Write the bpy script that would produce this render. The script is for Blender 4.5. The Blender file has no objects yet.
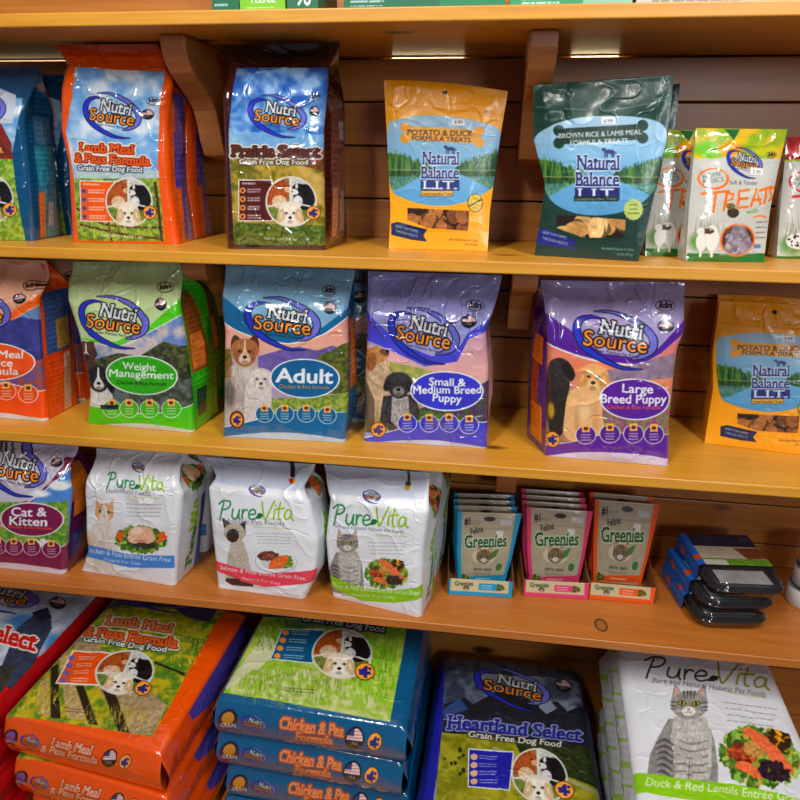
import bpy, math, random
import numpy as np
from math import pi, sin, cos, radians
sc = bpy.context.scene
col = sc.collection

# ------------------------------------------------------------------ camera
CAM = np.array([0.0, -1.0, 1.5])
PITCH, YAW, ROLL, FPX = 0.34663, 0.13395, 0.012975, 653.2
_f = np.array([-sin(YAW)*cos(PITCH), cos(YAW)*cos(PITCH), -sin(PITCH)])
_r = np.array([cos(YAW), sin(YAW), 0.0])
_u = np.cross(_r, _f)
RT = cos(ROLL)*_r + sin(ROLL)*_u
UP = -sin(ROLL)*_r + cos(ROLL)*_u
FW = _f
KR = np.array([FPX*RT + 400*FW, -FPX*UP + 400*FW, FW])   # photo frame projection
SH = [1.5+0.1819, 1.5-0.1536, 1.5-0.4908, 1.5-0.8199]    # shelf board undersides
T = 0.0183                                              # board thickness
TOP = [z+T for z in SH]
WALL = 0.296                                            # back wall distance behind the shelf edge

def ray(px, py):
    return FW + RT*(px-400)/FPX - UP*(py-400)/FPX
def at_z(px, py, z):
    d = ray(px, py); return CAM + d*(z-CAM[2])/d[2]
def at_y(px, py, y):
    d = ray(px, py); return CAM + d*(y-CAM[1])/d[1]
def at_plane(px, py, O, N):
    d = ray(px, py); return CAM + d*(np.dot(O-CAM, N)/np.dot(d, N))

# ------------------------------------------------------------------ scene helpers
def mesh_obj(name, verts, faces, mat=None, parent=None, smooth=True, colors=None, mats=None, midx=None):
    me = bpy.data.meshes.new(name)
    me.from_pydata([tuple(v) for v in verts], [], [tuple(f) for f in faces])
    me.update()
    return finish(name, me, mat, parent, smooth, colors, mats, midx)
def finish(name, me, mat, parent, smooth, colors=None, mats=None, midx=None):
    if smooth: me.polygons.foreach_set('use_smooth', np.ones(len(me.polygons), dtype=bool))
    if colors is not None:
        a = me.color_attributes.new('print', 'FLOAT_COLOR', 'POINT')
        c = np.ones((len(me.vertices), 4), dtype=np.float32)
        k = np.asarray(colors, dtype=np.float32); g = k.mean(-1, keepdims=True); k = np.clip(g+(k-g)*1.16, 0, 1)**1.14   # printing inks: deeper, more saturated
        c[:, :3] = lin(k*ALB)
        a.data.foreach_set('color', c.ravel())
    for m in (mats or [mat]):
        if m: me.materials.append(m)
    if midx is not None: me.polygons.foreach_set('material_index', np.asarray(midx, dtype=np.int32))
    o = bpy.data.objects.new(name, me); col.objects.link(o)
    if parent is not None: o.parent = parent
    return o
def grid_obj(name, P, mat, parent=None, colors=None, flip=False, closed=False):
    """P: (n, m, 3) grid of points -> one quad mesh, fast."""
    n, m = P.shape[:2]
    me = bpy.data.meshes.new(name)
    i = np.arange(n*m).reshape(n, m)
    if closed: i = np.concatenate([i, i[:, :1]], 1)
    q = np.stack([i[:-1, :-1], i[:-1, 1:], i[1:, 1:], i[1:, :-1]], -1).reshape(-1, 4)
    if flip: q = q[:, ::-1]
    nf = len(q)
    me.vertices.add(n*m); me.vertices.foreach_set('co', P.reshape(-1).astype(np.float32))
    me.loops.add(nf*4); me.loops.foreach_set('vertex_index', q.ravel().astype(np.int32))
    me.polygons.add(nf); me.polygons.foreach_set('loop_start', (np.arange(nf)*4).astype(np.int32))
    me.update(calc_edges=True)
    return finish(name, me, mat, parent, True, None if colors is None else colors.reshape(-1, 3))
def empty(name, loc, label, cat, group=None):
    o = bpy.data.objects.new(name, None); col.objects.link(o)
    o.location = tuple(loc); o.empty_display_size = 0.02
    tag(o, label, cat, group); return o
def tag(o, label=None, cat=None, group=None, kind=None):
    if label: o['label'] = label
    if cat: o['category'] = cat
    if group: o['group'] = group
    if kind: o['kind'] = kind
    return o
def copy_thing(root, delta, label, group=None, rz=0.0, sz=1.0):
    r = root.copy(); col.objects.link(r)
    r.location = tuple(np.array(root.location)+np.array(delta)); r.rotation_euler = (0, 0, rz); r.scale = (1, 1, sz)
    r['label'] = label
    if group: r['group'] = group
    for ch in list(root.children):
        c = ch.copy(); col.objects.link(c); c.parent = r
        for g in list(ch.children):
            d = g.copy(); col.objects.link(d); d.parent = c
    return r
def box_data(x0, x1, y0, y1, z0, z1, V, F):
    b = len(V)
    V += [(x0,y0,z0),(x1,y0,z0),(x1,y1,z0),(x0,y1,z0),(x0,y0,z1),(x1,y0,z1),(x1,y1,z1),(x0,y1,z1)]
    F += [tuple(b+i for i in f) for f in ((0,3,2,1),(4,5,6,7),(0,1,5,4),(1,2,6,5),(2,3,7,6),(3,0,4,7))]
def bevel(o, w=0.002, seg=2):
    m = o.modifiers.new('bevel', 'BEVEL'); m.width = w; m.segments = seg; m.limit_method = 'ANGLE'
    return o

# ------------------------------------------------------------------ colour
ALB = 0.95
def lin(c):
    c = np.clip(c, 0, 1)
    return np.where(c <= 0.04045, c/12.92, ((c+0.055)/1.055)**2.4)
def rgb(*c):
    if len(c) == 1:
        h = c[0].lstrip('#'); return np.array([int(h[i:i+2], 16)/255 for i in (0, 2, 4)], dtype=np.float32)
    return np.array(c, dtype=np.float32)/255
WHITE = rgb(240,242,246); BLACK = rgb(18,18,22)

def nodes(name):
    m = bpy.data.materials.new(name); m.use_nodes = True
    nt = m.node_tree; b = nt.nodes['Principled BSDF']
    return m, nt, b
def N(nt, t, **kw):
    n = nt.nodes.new(t)
    for k, v in kw.items():
        if hasattr(n, k) and k not in ('Scale',): setattr(n, k, v)
        else: n.inputs[k].default_value = v
    return n
def film(name, rough=0.28, coat=0.6, bump=0.25, scale=55, coat_rough=0.07):
    """printed plastic film: colour from the printed attribute, fine crinkle from noise"""
    m, nt, b = nodes(name)
    a = nt.nodes.new('ShaderNodeAttribute'); a.attribute_name = 'print'
    nt.links.new(a.outputs['Color'], b.inputs['Base Color'])
    tc = nt.nodes.new('ShaderNodeTexCoord')
    n1 = N(nt, 'ShaderNodeTexNoise'); n1.inputs['Scale'].default_value = scale; n1.inputs['Detail'].default_value = 3; n1.inputs['Distortion'].default_value = 0.6
    nt.links.new(tc.outputs['Object'], n1.inputs['Vector'])
    bp = N(nt, 'ShaderNodeBump'); bp.inputs['Strength'].default_value = bump; bp.inputs['Distance'].default_value = 0.004
    nt.links.new(n1.outputs['Fac'], bp.inputs['Height'])
    nt.links.new(bp.outputs['Normal'], b.inputs['Normal']); nt.links.new(bp.outputs['Normal'], b.inputs['Coat Normal'])
    b.inputs['Roughness'].default_value = rough; b.inputs['Coat Weight'].default_value = coat; b.inputs['Coat Roughness'].default_value = coat_rough
    return m
def plain(name, c, rough=0.5, noise=0.06, scale=30, metallic=0.0, coat=0.0, bump=0.05):
    m, nt, b = nodes(name)
    tc = nt.nodes.new('ShaderNodeTexCoord')
    n1 = N(nt, 'ShaderNodeTexNoise'); n1.inputs['Scale'].default_value = scale; n1.inputs['Detail'].default_value = 4
    nt.links.new(tc.outputs['Object'], n1.inputs['Vector'])
    r = nt.nodes.new('ShaderNodeValToRGB'); l = lin(np.array(c)*(1-noise)); h = lin(np.array(c)*(1+noise))
    r.color_ramp.elements[0].position = .3; r.color_ramp.elements[0].color = (*map(float, l), 1)
    r.color_ramp.elements[1].position = .7; r.color_ramp.elements[1].color = (*map(float, h), 1)
    nt.links.new(n1.outputs['Fac'], r.inputs['Fac']); nt.links.new(r.outputs['Color'], b.inputs['Base Color'])
    bp = N(nt, 'ShaderNodeBump'); bp.inputs['Strength'].default_value = bump; bp.inputs['Distance'].default_value = 0.002
    nt.links.new(n1.outputs['Fac'], bp.inputs['Height']); nt.links.new(bp.outputs['Normal'], b.inputs['Normal'])
    b.inputs['Roughness'].default_value = rough; b.inputs['Metallic'].default_value = metallic; b.inputs['Coat Weight'].default_value = coat
    return m
def wood(name, c1, c2, c3, rough=0.42, seed=0.0, coat=0.25, knots=True, knot=None):
    """pine board: long grain along X, ring bands, sparse knots"""
    m, nt, b = nodes(name); L = nt.links.new
    tc = nt.nodes.new('ShaderNodeTexCoord')
    mp = nt.nodes.new('ShaderNodeMapping'); mp.inputs['Scale'].default_value = (1.0, 9.0, 9.0); mp.inputs['Location'].default_value = (seed, seed*.7, seed*1.3)
    L(tc.outputs['Object'], mp.inputs['Vector'])
    n1 = N(nt, 'ShaderNodeTexNoise'); n1.inputs['Scale'].default_value = 2.2; n1.inputs['Detail'].default_value = 3; n1.inputs['Distortion'].default_value = 0.5
    L(mp.outputs['Vector'], n1.inputs['Vector'])
    mu = N(nt, 'ShaderNodeMath', operation='MULTIPLY'); mu.inputs[1].default_value = 9.0; L(n1.outputs['Fac'], mu.inputs[0])
    sn = N(nt, 'ShaderNodeMath', operation='PINGPONG'); sn.inputs[1].default_value = 1.0; L(mu.outputs[0], sn.inputs[0])
    mp2 = nt.nodes.new('ShaderNodeMapping'); mp2.inputs['Scale'].default_value = (3.0, 120.0, 120.0)
    L(tc.outputs['Object'], mp2.inputs['Vector'])
    n2 = N(nt, 'ShaderNodeTexNoise'); n2.inputs['Scale'].default_value = 2.0; n2.inputs['Detail'].default_value = 4; L(mp2.outputs['Vector'], n2.inputs['Vector'])
    r = nt.nodes.new('ShaderNodeValToRGB'); e = r.color_ramp.elements
    e[0].position = 0; e[0].color = (*map(float, lin(c1)), 1); e[1].position = 1; e[1].color = (*map(float, lin(c3)), 1)
    x = r.color_ramp.elements.new(.5); x.color = (*map(float, lin(c2)), 1)
    ad = N(nt, 'ShaderNodeMath', operation='MULTIPLY_ADD'); ad.inputs[1].default_value = 0.30; L(sn.outputs[0], ad.inputs[0])
    m3 = N(nt, 'ShaderNodeMath', operation='MULTIPLY'); m3.inputs[1].default_value = 0.75; L(n2.outputs['Fac'], m3.inputs[0]); L(m3.outputs[0], ad.inputs[2])
    L(ad.outputs[0], r.inputs['Fac'])
    last = r.outputs['Color']
    if knots:
        mp3 = nt.nodes.new('ShaderNodeMapping'); mp3.inputs['Scale'].default_value = (3.0, 7.0, 7.0); mp3.inputs['Location'].default_value = (seed*2, seed, 0)
        L(tc.outputs['Object'], mp3.inputs['Vector'])
        vo = N(nt, 'ShaderNodeTexVoronoi'); vo.inputs['Scale'].default_value = 1.0; L(mp3.outputs['Vector'], vo.inputs['Vector'])
        kr = nt.nodes.new('ShaderNodeValToRGB'); kr.color_ramp.elements[0].position = .05; kr.color_ramp.elements[0].color = (1, 1, 1, 1)
        kr.color_ramp.elements[1].position = .1; kr.color_ramp.elements[1].color = (0, 0, 0, 1); L(vo.outputs['Distance'], kr.inputs['Fac'])
        mx = nt.nodes.new('ShaderNodeMix'); mx.data_type = 'RGBA'; L(kr.outputs['Color'], mx.inputs['Factor']); L(last, mx.inputs['A'])
        mx.inputs['B'].default_value = (*map(float, lin(np.array(c1)*.45)), 1); last = mx.outputs['Result']
    if knot is not None:      # one oval knot with a dark bark ring
        mk_ = nt.nodes.new('ShaderNodeMapping'); mk_.inputs['Scale'].default_value = (1, 1, 0); mk_.inputs['Location'].default_value = (-knot[0], -knot[1], 0)
        L(tc.outputs['Object'], mk_.inputs['Vector']); ms = nt.nodes.new('ShaderNodeMapping'); ms.inputs['Scale'].default_value = (72, 46, 0); ms.inputs['Rotation'].default_value = (0, 0, .35); L(mk_.outputs['Vector'], ms.inputs['Vector'])
        ln = N(nt, 'ShaderNodeVectorMath', operation='LENGTH'); L(ms.outputs['Vector'], ln.inputs[0])
        kr2 = nt.nodes.new('ShaderNodeValToRGB'); k = kr2.color_ramp.elements; k[0].position = 0; k[0].color = (.25, .25, .25, 1); k[1].position = 1; k[1].color = (0, 0, 0, 1)
        for p_, v_ in ((.55, .3), (.72, .95), (.82, .95), (.9, .15)): e_ = k.new(p_); e_.color = (v_, v_, v_, 1)
        L(ln.outputs['Value'], kr2.inputs['Fac']); mx2 = nt.nodes.new('ShaderNodeMix'); mx2.data_type = 'RGBA'; L(kr2.outputs['Color'], mx2.inputs['Factor']); L(last, mx2.inputs['A']); mx2.inputs['B'].default_value = (.045, .02, .008, 1); last = mx2.outputs['Result']
    L(last, b.inputs['Base Color'])
    bp = N(nt, 'ShaderNodeBump'); bp.inputs['Strength'].default_value = .12; bp.inputs['Distance'].default_value = .002
    L(n2.outputs['Fac'], bp.inputs['Height']); L(bp.outputs['Normal'], b.inputs['Normal'])
    b.inputs['Roughness'].default_value = rough; b.inputs['Coat Weight'].default_value = coat; b.inputs['Coat Roughness'].default_value = .35
    return m

# ------------------------------------------------------------------ print engine (vector drawing -> vertex colours)
RNG = np.random.RandomState(7)
def vnoise(h, w, cell, seed=0, octaves=3):
    rs = np.random.RandomState(seed); out = np.zeros((h, w), np.float32); amp = 1.0; tot = 0
    for o in range(octaves):
        c = max(1.5, cell/(2**o)); gh, gw = int(h/c)+3, int(w/c)+3
        g = rs.rand(gh, gw).astype(np.float32)
        y = np.arange(h)/c; x = np.arange(w)/c
        yi = y.astype(int); xi = x.astype(int); fy = (y-yi)[:, None]; fx = (x-xi)[None, :]
        fy = fy*fy*(3-2*fy); fx = fx*fx*(3-2*fx)
        a = g[np.ix_(yi, xi)]; b_ = g[np.ix_(yi, xi+1)]; c_ = g[np.ix_(yi+1, xi)]; d = g[np.ix_(yi+1, xi+1)]
        out += amp*((a*(1-fx)+b_*fx)*(1-fy)+(c_*(1-fx)+d*fx)*fy); tot += amp; amp *= .5
    return out/tot
def apply_h(H, p):
    p = np.asarray(p, dtype=np.float64)
    q = p @ H[:, :2].T + H[:, 2]
    return q[:, :2]/q[:, 2:3]
def quad_h(src, dst):
    A = []
    for (x, y), (X, Y) in zip(src, dst):
        A.append([x, y, 1, 0, 0, 0, -X*x, -X*y, -X]); A.append([0, 0, 0, x, y, 1, -Y*x, -Y*y, -Y])
    return np.linalg.svd(np.array(A, dtype=np.float64))[2][-1].reshape(3, 3)
def edges_of(pts):
    p = np.asarray(pts, dtype=np.float64); return np.concatenate([p, np.roll(p, -1, 0)], 1)
def raster(E, h, w):
    """even-odd scanline fill of an edge soup, cropped: returns y0, x0, mask"""
    x0 = max(0, int(math.floor(min(E[:, 0].min(), E[:, 2].min()))) - 1); x1 = min(w, int(math.ceil(max(E[:, 0].max(), E[:, 2].max())))+1)
    y0 = max(0, int(math.floor(min(E[:, 1].min(), E[:, 3].min())))); y1 = min(h, int(math.ceil(max(E[:, 1].max(), E[:, 3].max())))+1)
    if x1 <= x0 or y1 <= y0: return None
    mk = np.zeros((y1-y0, x1-x0+1), np.int32)
    for ax, ay, bx, by in E:
        if ay > by: ax, ay, bx, by = bx, by, ax, ay
        r0 = max(y0, math.ceil(ay-.5)); r1 = min(y1-1, math.ceil(by-.5)-1)
        if r1 < r0: continue
        rr = np.arange(r0, r1+1); xx = ax+(rr+.5-ay)*(bx-ax)/(by-ay)
        cc = np.clip(np.ceil(xx-.5).astype(int)-x0, 0, x1-x0)
        mk[rr-y0, cc] += 1
    return y0, x0, (np.cumsum(mk, 1) & 1)[:, :x1-x0].astype(np.float32)

def smooth_loop(pts, k=6):
    p = np.asarray(pts, float); n = len(p); out = []
    for i in range(n):
        a, b_, c_, d = p[i-1], p[i], p[(i+1) % n], p[(i+2) % n]
        for t in np.linspace(0, 1, k, endpoint=False): out.append(.5*((2*b_)+(c_-a)*t+(2*a-5*b_+4*c_-d)*t*t+(3*b_-a-3*c_+d)*t**3))
    return np.array(out)
class Canvas:
    def __init__(s, w, h, M=None, base=None):
        s.w, s.h = int(w), int(h); s.M = np.eye(3) if M is None else M   # authored -> canvas px
        s.img = np.zeros((s.h, s.w, 3), np.float32); s.a = np.zeros((s.h, s.w), np.float32)
        if base is not None: s.img[:] = base; s.a[:] = 1
        s.clip = None; s.seed = 1
    def P(s, pts): return apply_h(s.M, np.asarray(pts, dtype=np.float64).reshape(-1, 2))
    def comp(s, y0, x0, m, c):
        h, w = m.shape
        if s.clip is not None: m = m*s.clip[y0:y0+h, x0:x0+w]
        I = s.img[y0:y0+h, x0:x0+w]; A = s.a[y0:y0+h, x0:x0+w]
        na = m+A*(1-m); k = np.where(na > 1e-5, m/np.maximum(na, 1e-5), 0)[..., None]
        s.img[y0:y0+h, x0:x0+w] = I*(1-k)+np.asarray(c)*k; s.a[y0:y0+h, x0:x0+w] = na
    def poly(s, pts, c, al=1.0, noise=0, cell=8, c2=None, grad=None, sm=False):
        if sm: pts = smooth_loop(pts)
        r = raster(edges_of(s.P(pts)), s.h, s.w)
        if r is None: return
        y0, x0, m = r; c = np.asarray(c, np.float32); s.seed += 1
        if grad is not None:      # list of (t, colour) down the shape
            t = np.linspace(0, 1, m.shape[0]); cs = np.array([g[1] for g in grad]); ts = [g[0] for g in grad]
            c = np.stack([np.interp(t, ts, cs[:, k]) for k in range(3)], -1)[:, None, :]*np.ones((1, m.shape[1], 1))
        if c2 is not None:
            n = vnoise(*m.shape, cell, s.seed); n = np.clip((n-.5)*3.2+.5, 0, 1)[..., None]; c = c*(1-n)+np.asarray(c2)*n
        if noise:
            n = vnoise(*m.shape, cell, s.seed+999); c = c*(1+noise*(n[..., None]-.5)*2)
        s.comp(y0, x0, m*al, np.clip(c, 0, 1))
    def ell(s, cx, cy, rx, ry, c, rot=0, al=1.0, a0=0, a1=360, n=40, **k):
        t = np.radians(np.linspace(a0, a1, n)); x = rx*np.cos(t); y = ry*np.sin(t); r = radians(rot)
        s.poly(np.stack([cx+x*cos(r)-y*sin(r), cy+x*sin(r)+y*cos(r)], 1), c, al, **k)
    def rect(s, x0, y0, x1, y1, c, al=1.0, sl=0.0, **k):
        s.poly([(x0, y0), (x1, y0+sl*(x1-x0)), (x1, y1+sl*(x1-x0)), (x0, y1)], c, al, **k)
    def stroke(s, pts, wd, c, al=1.0, w2=None, sm=True, **k):
        """tapered brush line: wd a number or list of widths"""
        p = np.asarray(pts, dtype=np.float64)
        ws = np.asarray(wd if hasattr(wd, '__len__') else [wd]*len(p), dtype=np.float64)
        if sm and len(p) > 2:
            q, qs = [], []
            for i in range(len(p)-1):
                a, b_, c_, d = p[max(i-1, 0)], p[i], p[i+1], p[min(i+2, len(p)-1)]
                for t in np.linspace(0, 1, 8, endpoint=False):
                    q.append(.5*((2*b_)+(c_-a)*t+(2*a-5*b_+4*c_-d)*t*t+(3*b_-a-3*c_+d)*t**3)); qs.append(ws[i]*(1-t)+ws[i+1]*t)
            q.append(p[-1]); qs.append(ws[-1]); p = np.array(q); ws = np.array(qs)
        d = np.gradient(p, axis=0); d /= np.maximum(np.linalg.norm(d, axis=1, keepdims=True), 1e-9)
        nn = np.stack([-d[:, 1], d[:, 0]], 1)*ws[:, None]/2
        a = p+nn; b_ = p-nn
        m = np.zeros((s.h, s.w), np.float32); box = [s.h, s.w, 0, 0]
        A = s.P(a); B = s.P(b_)
        for i in range(len(p)-1):
            r = raster(edges_of([A[i], A[i+1], B[i+1], B[i]]), s.h, s.w)
            if r:
                y0, x0, mm = r; v = m[y0:y0+mm.shape[0], x0:x0+mm.shape[1]]; np.maximum(v, mm, out=v)
                box = [min(box[0], y0), min(box[1], x0), max(box[2], y0+mm.shape[0]), max(box[3], x0+mm.shape[1])]
        for i in ([0, len(p)-1] + (list(range(1, len(p)-1)) if len(p) < 60 else [])):
            if ws[i] < 1e-6: continue
            t = np.linspace(0, 2*pi, 11)[:-1]; e = s.P(np.stack([p[i, 0]+ws[i]/2*np.cos(t), p[i, 1]+ws[i]/2*np.sin(t)], 1))
            r = raster(edges_of(e), s.h, s.w)
            if r:
                y0, x0, mm = r; v = m[y0:y0+mm.shape[0], x0:x0+mm.shape[1]]; np.maximum(v, mm, out=v)
                box = [min(box[0], y0), min(box[1], x0), max(box[2], y0+mm.shape[0]), max(box[3], x0+mm.shape[1])]
        if box[2] > box[0]: s.comp(box[0], box[1], m[box[0]:box[2], box[1]:box[3]]*al, c)
    def blob(s, cx, cy, rx, ry, c, al=1.0, rot=0, hard=1.6):
        """soft edged patch"""
        t = np.linspace(0, 2*pi, 13)[:-1]; q = s.P(np.stack([cx+rx*1.3*np.cos(t), cy+ry*1.3*np.sin(t)], 1) if not rot else np.stack([cx+1.3*max(rx, ry)*np.cos(t), cy+1.3*max(rx, ry)*np.sin(t)], 1))
        x0, y0 = np.maximum(np.floor(q.min(0)).astype(int), 0); x1, y1 = np.minimum(np.ceil(q.max(0)).astype(int)+1, [s.w, s.h])
        if x1 <= x0 or y1 <= y0: return
        X, Y = np.meshgrid(np.arange(x0, x1)+.5, np.arange(y0, y1)+.5)
        p = apply_h(np.linalg.inv(s.M), np.stack([X.ravel(), Y.ravel()], 1)); dx, dy = p[:, 0]-cx, p[:, 1]-cy; r = radians(rot)
        e = np.sqrt(((dx*cos(r)+dy*sin(r))/rx)**2+((-dx*sin(r)+dy*cos(r))/ry)**2).reshape(X.shape)
        s.comp(y0, x0, np.clip((1.25-e)*hard, 0, 1).astype(np.float32)*al, c)
    def clip_poly(s, pts=None):
        if pts is None: s.clip = None; return
        r = raster(edges_of(s.P(pts)), s.h, s.w); s.clip = np.zeros((s.h, s.w), np.float32)
        if r: s.clip[r[0]:r[0]+r[2].shape[0], r[1]:r[1]+r[2].shape[1]] = r[2]
    def clip_ell(s, cx, cy, rx, ry, rot=0):
        t = np.linspace(0, 2*pi, 41)[:-1]; r = radians(rot); x = rx*np.cos(t); y = ry*np.sin(t)
        s.clip_poly(np.stack([cx+x*cos(r)-y*sin(r), cy+x*sin(r)+y*cos(r)], 1))
    def hairs(s, cx, cy, rx, ry, c, n=60, ln=6, wd=1.2, ang=90, sp=30, al=.7, seed=1):
        rs = np.random.RandomState(seed)
        for i in range(n):
            r = math.sqrt(rs.rand()); t = rs.rand()*2*pi; x = cx+rx*r*cos(t); y = cy+ry*r*sin(t)
            a = radians(ang+(rs.rand()-.5)*2*sp); l = ln*(.6+.8*rs.rand()); v = .8+.4*rs.rand()
            px, py = -sin(a)*wd/2, cos(a)*wd/2
            s.poly([(x+px, y+py), (x+l*cos(a), y+l*sin(a)), (x-px, y-py)], np.clip(np.asarray(c)*v, 0, 1), al)
    def stamp(s, st, quad):
        """composite another canvas (RGBA) into authored quad TL,TR,BR,BL"""
        img = np.concatenate([st.img*st.a[..., None], st.a[..., None]], -1)
        q = s.P(quad); size = max(np.linalg.norm(q[1]-q[0]), 1); k = int(st.w/size)
        if k > 1:
            hh, ww = img.shape[0]//k*k, img.shape[1]//k*k
            img = img[:hh, :ww].reshape(hh//k, k, ww//k, k, 4).mean((1, 3))
        H, W = img.shape[:2]
        x0, y0 = np.maximum(np.floor(q.min(0)).astype(int), 0); x1, y1 = np.minimum(np.ceil(q.max(0)).astype(int)+1, [s.w, s.h])
        if x1 <= x0 or y1 <= y0: return
        Hm = quad_h(q, [(0, 0), (W, 0), (W, H), (0, H)])
        X, Y = np.meshgrid(np.arange(x0, x1)+.5, np.arange(y0, y1)+.5)
        p = apply_h(Hm, np.stack([X.ravel(), Y.ravel()], 1))-.5
        ok = (p[:, 0] > -1) & (p[:, 0] < W) & (p[:, 1] > -1) & (p[:, 1] < H)
        im = np.pad(img, ((1, 1), (1, 1), (0, 0))); p = p+1
        px = np.clip(p[:, 0], 0, W+.999); py = np.clip(p[:, 1], 0, H+.999); xi = px.astype(int); yi = py.astype(int); fx = (px-xi)[:, None]; fy = (py-yi)[:, None]
        xj = np.minimum(xi+1, W+1); yj = np.minimum(yi+1, H+1)
        v = (im[yi, xi]*(1-fx)+im[yi, xj]*fx)*(1-fy)+(im[yj, xi]*(1-fx)+im[yj, xj]*fx)*fy
        v[~ok] = 0; v = v.reshape(X.shape+(4,)); a = v[..., 3]
        s.comp(y0, x0, a.astype(np.float32), v[..., :3]/np.maximum(a, 1e-4)[..., None])
    def text(s, t, x0, y0, x1, y1, h, c, oc=None, ow=0.12, o2=None, ow2=0.3, al=1.0, shear=0.0, up=None, **st):
        """lettering whose baseline runs (x0,y0)-(x1,y1), capital height h"""
        m, base, cap, pad, W = text_mask(t, **st)
        cv = Canvas(m.shape[1], m.shape[0]); cv.a[:] = 0
        if o2 is not None: cv.comp(0, 0, dil(m, ow2*cap), o2)
        if oc is not None: cv.comp(0, 0, dil(m, ow*cap), oc)
        cv.comp(0, 0, m, c); cv.a *= al
        d = np.array([x1-x0, y1-y0], float); L = np.linalg.norm(d); d /= L
        u = np.array([d[1], -d[0]]) if up is None else np.array(up, float); u = u+d*shear
        def Q(mx, my): return np.array([x0, y0])+d*L*(mx-pad)/W+u*h*(base-my)/cap
        s.stamp(cv, [Q(0, 0), Q(cv.w, 0), Q(cv.w, cv.h), Q(0, cv.h)])
    def lines(s, x0, y0, x1, n, dy, c, al=.7, wd=1.2, seed=3, center=False, sl=0.0):
        """rows of copy too small to read: broken thin dashes"""
        rs = np.random.RandomState(seed)
        for i in range(n):
            y = y0+i*dy; L = (x1-x0)*(.6+.4*rs.rand()); a = x0+((x1-x0-L)/2 if center else 0); e = a+L
            while a < e:
                w = (x1-x0)*(.05+.08*rs.rand()); b_ = min(a+w, e)
                s.poly([(a, y+sl*(a-x0)-wd/2), (b_, y+sl*(b_-x0)-wd/2), (b_, y+sl*(b_-x0)+wd/2), (a, y+sl*(a-x0)+wd/2)], c, al); a = b_+(x1-x0)*.018

def dil(m, r):
    R = int(round(r)); 
    if R < 1: return m
    out = m.copy(); h, w = m.shape
    for dy in range(-R, R+1):
        k = int(math.sqrt(max(R*R-dy*dy, 0))+.3)
        row = m.copy()
        step = 1
        acc = m.copy(); reach = 0
        while reach < k:
            st = min(step, k-reach); a2 = acc.copy()
            a2[:, st:] = np.maximum(a2[:, st:], acc[:, :-st]); a2[:, :-st] = np.maximum(a2[:, :-st], acc[:, st:]); acc = a2; reach += st; step = reach if reach else 1
        if dy >= 0: out[dy:] = np.maximum(out[dy:], acc[:h-dy])
        else: out[:dy] = np.maximum(out[:dy], acc[-dy:])
    return out
_TC = {}
def glyph_edges(t):
    if t in _TC: return _TC[t]
    cu = bpy.data.curves.new('tmp', 'FONT'); cu.body = t; cu.size = 1; cu.resolution_u = 4
    ob = bpy.data.objects.new('tmp', cu); col.objects.link(ob)
    dg = bpy.context.evaluated_depsgraph_get(); me = bpy.data.meshes.new_from_object(ob.evaluated_get(dg))
    co = np.zeros(len(me.vertices)*3); me.vertices.foreach_get('co', co); co = co.reshape(-1, 3)[:, :2]
    cnt = {}
    for p in me.polygons:
        v = list(p.vertices)
        for i in range(len(v)):
            k = (min(v[i], v[i-1]), max(v[i], v[i-1])); cnt[k] = cnt.get(k, 0)+1
    E = np.array([[*co[a], *co[b_]] for (a, b_), n in cnt.items() if n == 1])
    bpy.data.objects.remove(ob); bpy.data.curves.remove(cu); bpy.data.meshes.remove(me)
    _TC[t] = E; return E
def text_mask(t, bold=0.0, serif=0.0, cap=40, narrow=1.0):
    key = (t, bold, serif, cap, 'm')
    if key in _TC: return _TC[key]
    E = glyph_edges(t).copy(); capu = glyph_edges('H')[:, 1].max()
    k = cap*2/capu; x0 = min(E[:, 0].min(), E[:, 2].min()); E[:, [0, 2]] -= x0; E *= k
    W = max(E[:, 0].max(), E[:, 2].max()); pad = cap
    up = cap*2+cap*.8; H = int(up+cap*2*.35+pad)
    E[:, [1, 3]] = up-E[:, [1, 3]]; E[:, [0, 2]] += pad
    h, w = (H//2)*2, (int(W+2*pad)//2)*2
    r = raster(E, h, w); m = np.zeros((h, w), np.float32)
    if r: m[r[0]:r[0]+r[2].shape[0], r[1]:r[1]+r[2].shape[1]] = r[2]
    if bold: m = dil(m, bold*cap*2)
    if serif:
        d = int(serif*cap*2); th = int(cap*.2)
        for y, sg in ((up, 1), (up-cap*2, -1), (up-cap*2*.75, -1)):
            if sg > 0: a, b_, pr = int(y-th), int(y+bold*cap*2)+1, int(y+bold*cap*2)+4
            else: a, b_, pr = int(y-bold*cap*2)-1, int(y+th), int(y-bold*cap*2)-5
            free = (m[pr] < .5)[None, :]; rows = m[a:b_]*free; o = rows.copy()
            for q in range(1, d+1): o[:, q:] = np.maximum(o[:, q:], rows[:, :-q]); o[:, :-q] = np.maximum(o[:, :-q], rows[:, q:])
            m[a:b_] = np.maximum(m[a:b_], o)
    m = m.reshape(h//2, 2, w//2, 2).mean((1, 3))
    out = (m, up/2, cap, pad/2, W/2); _TC[key] = out; return out
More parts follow.
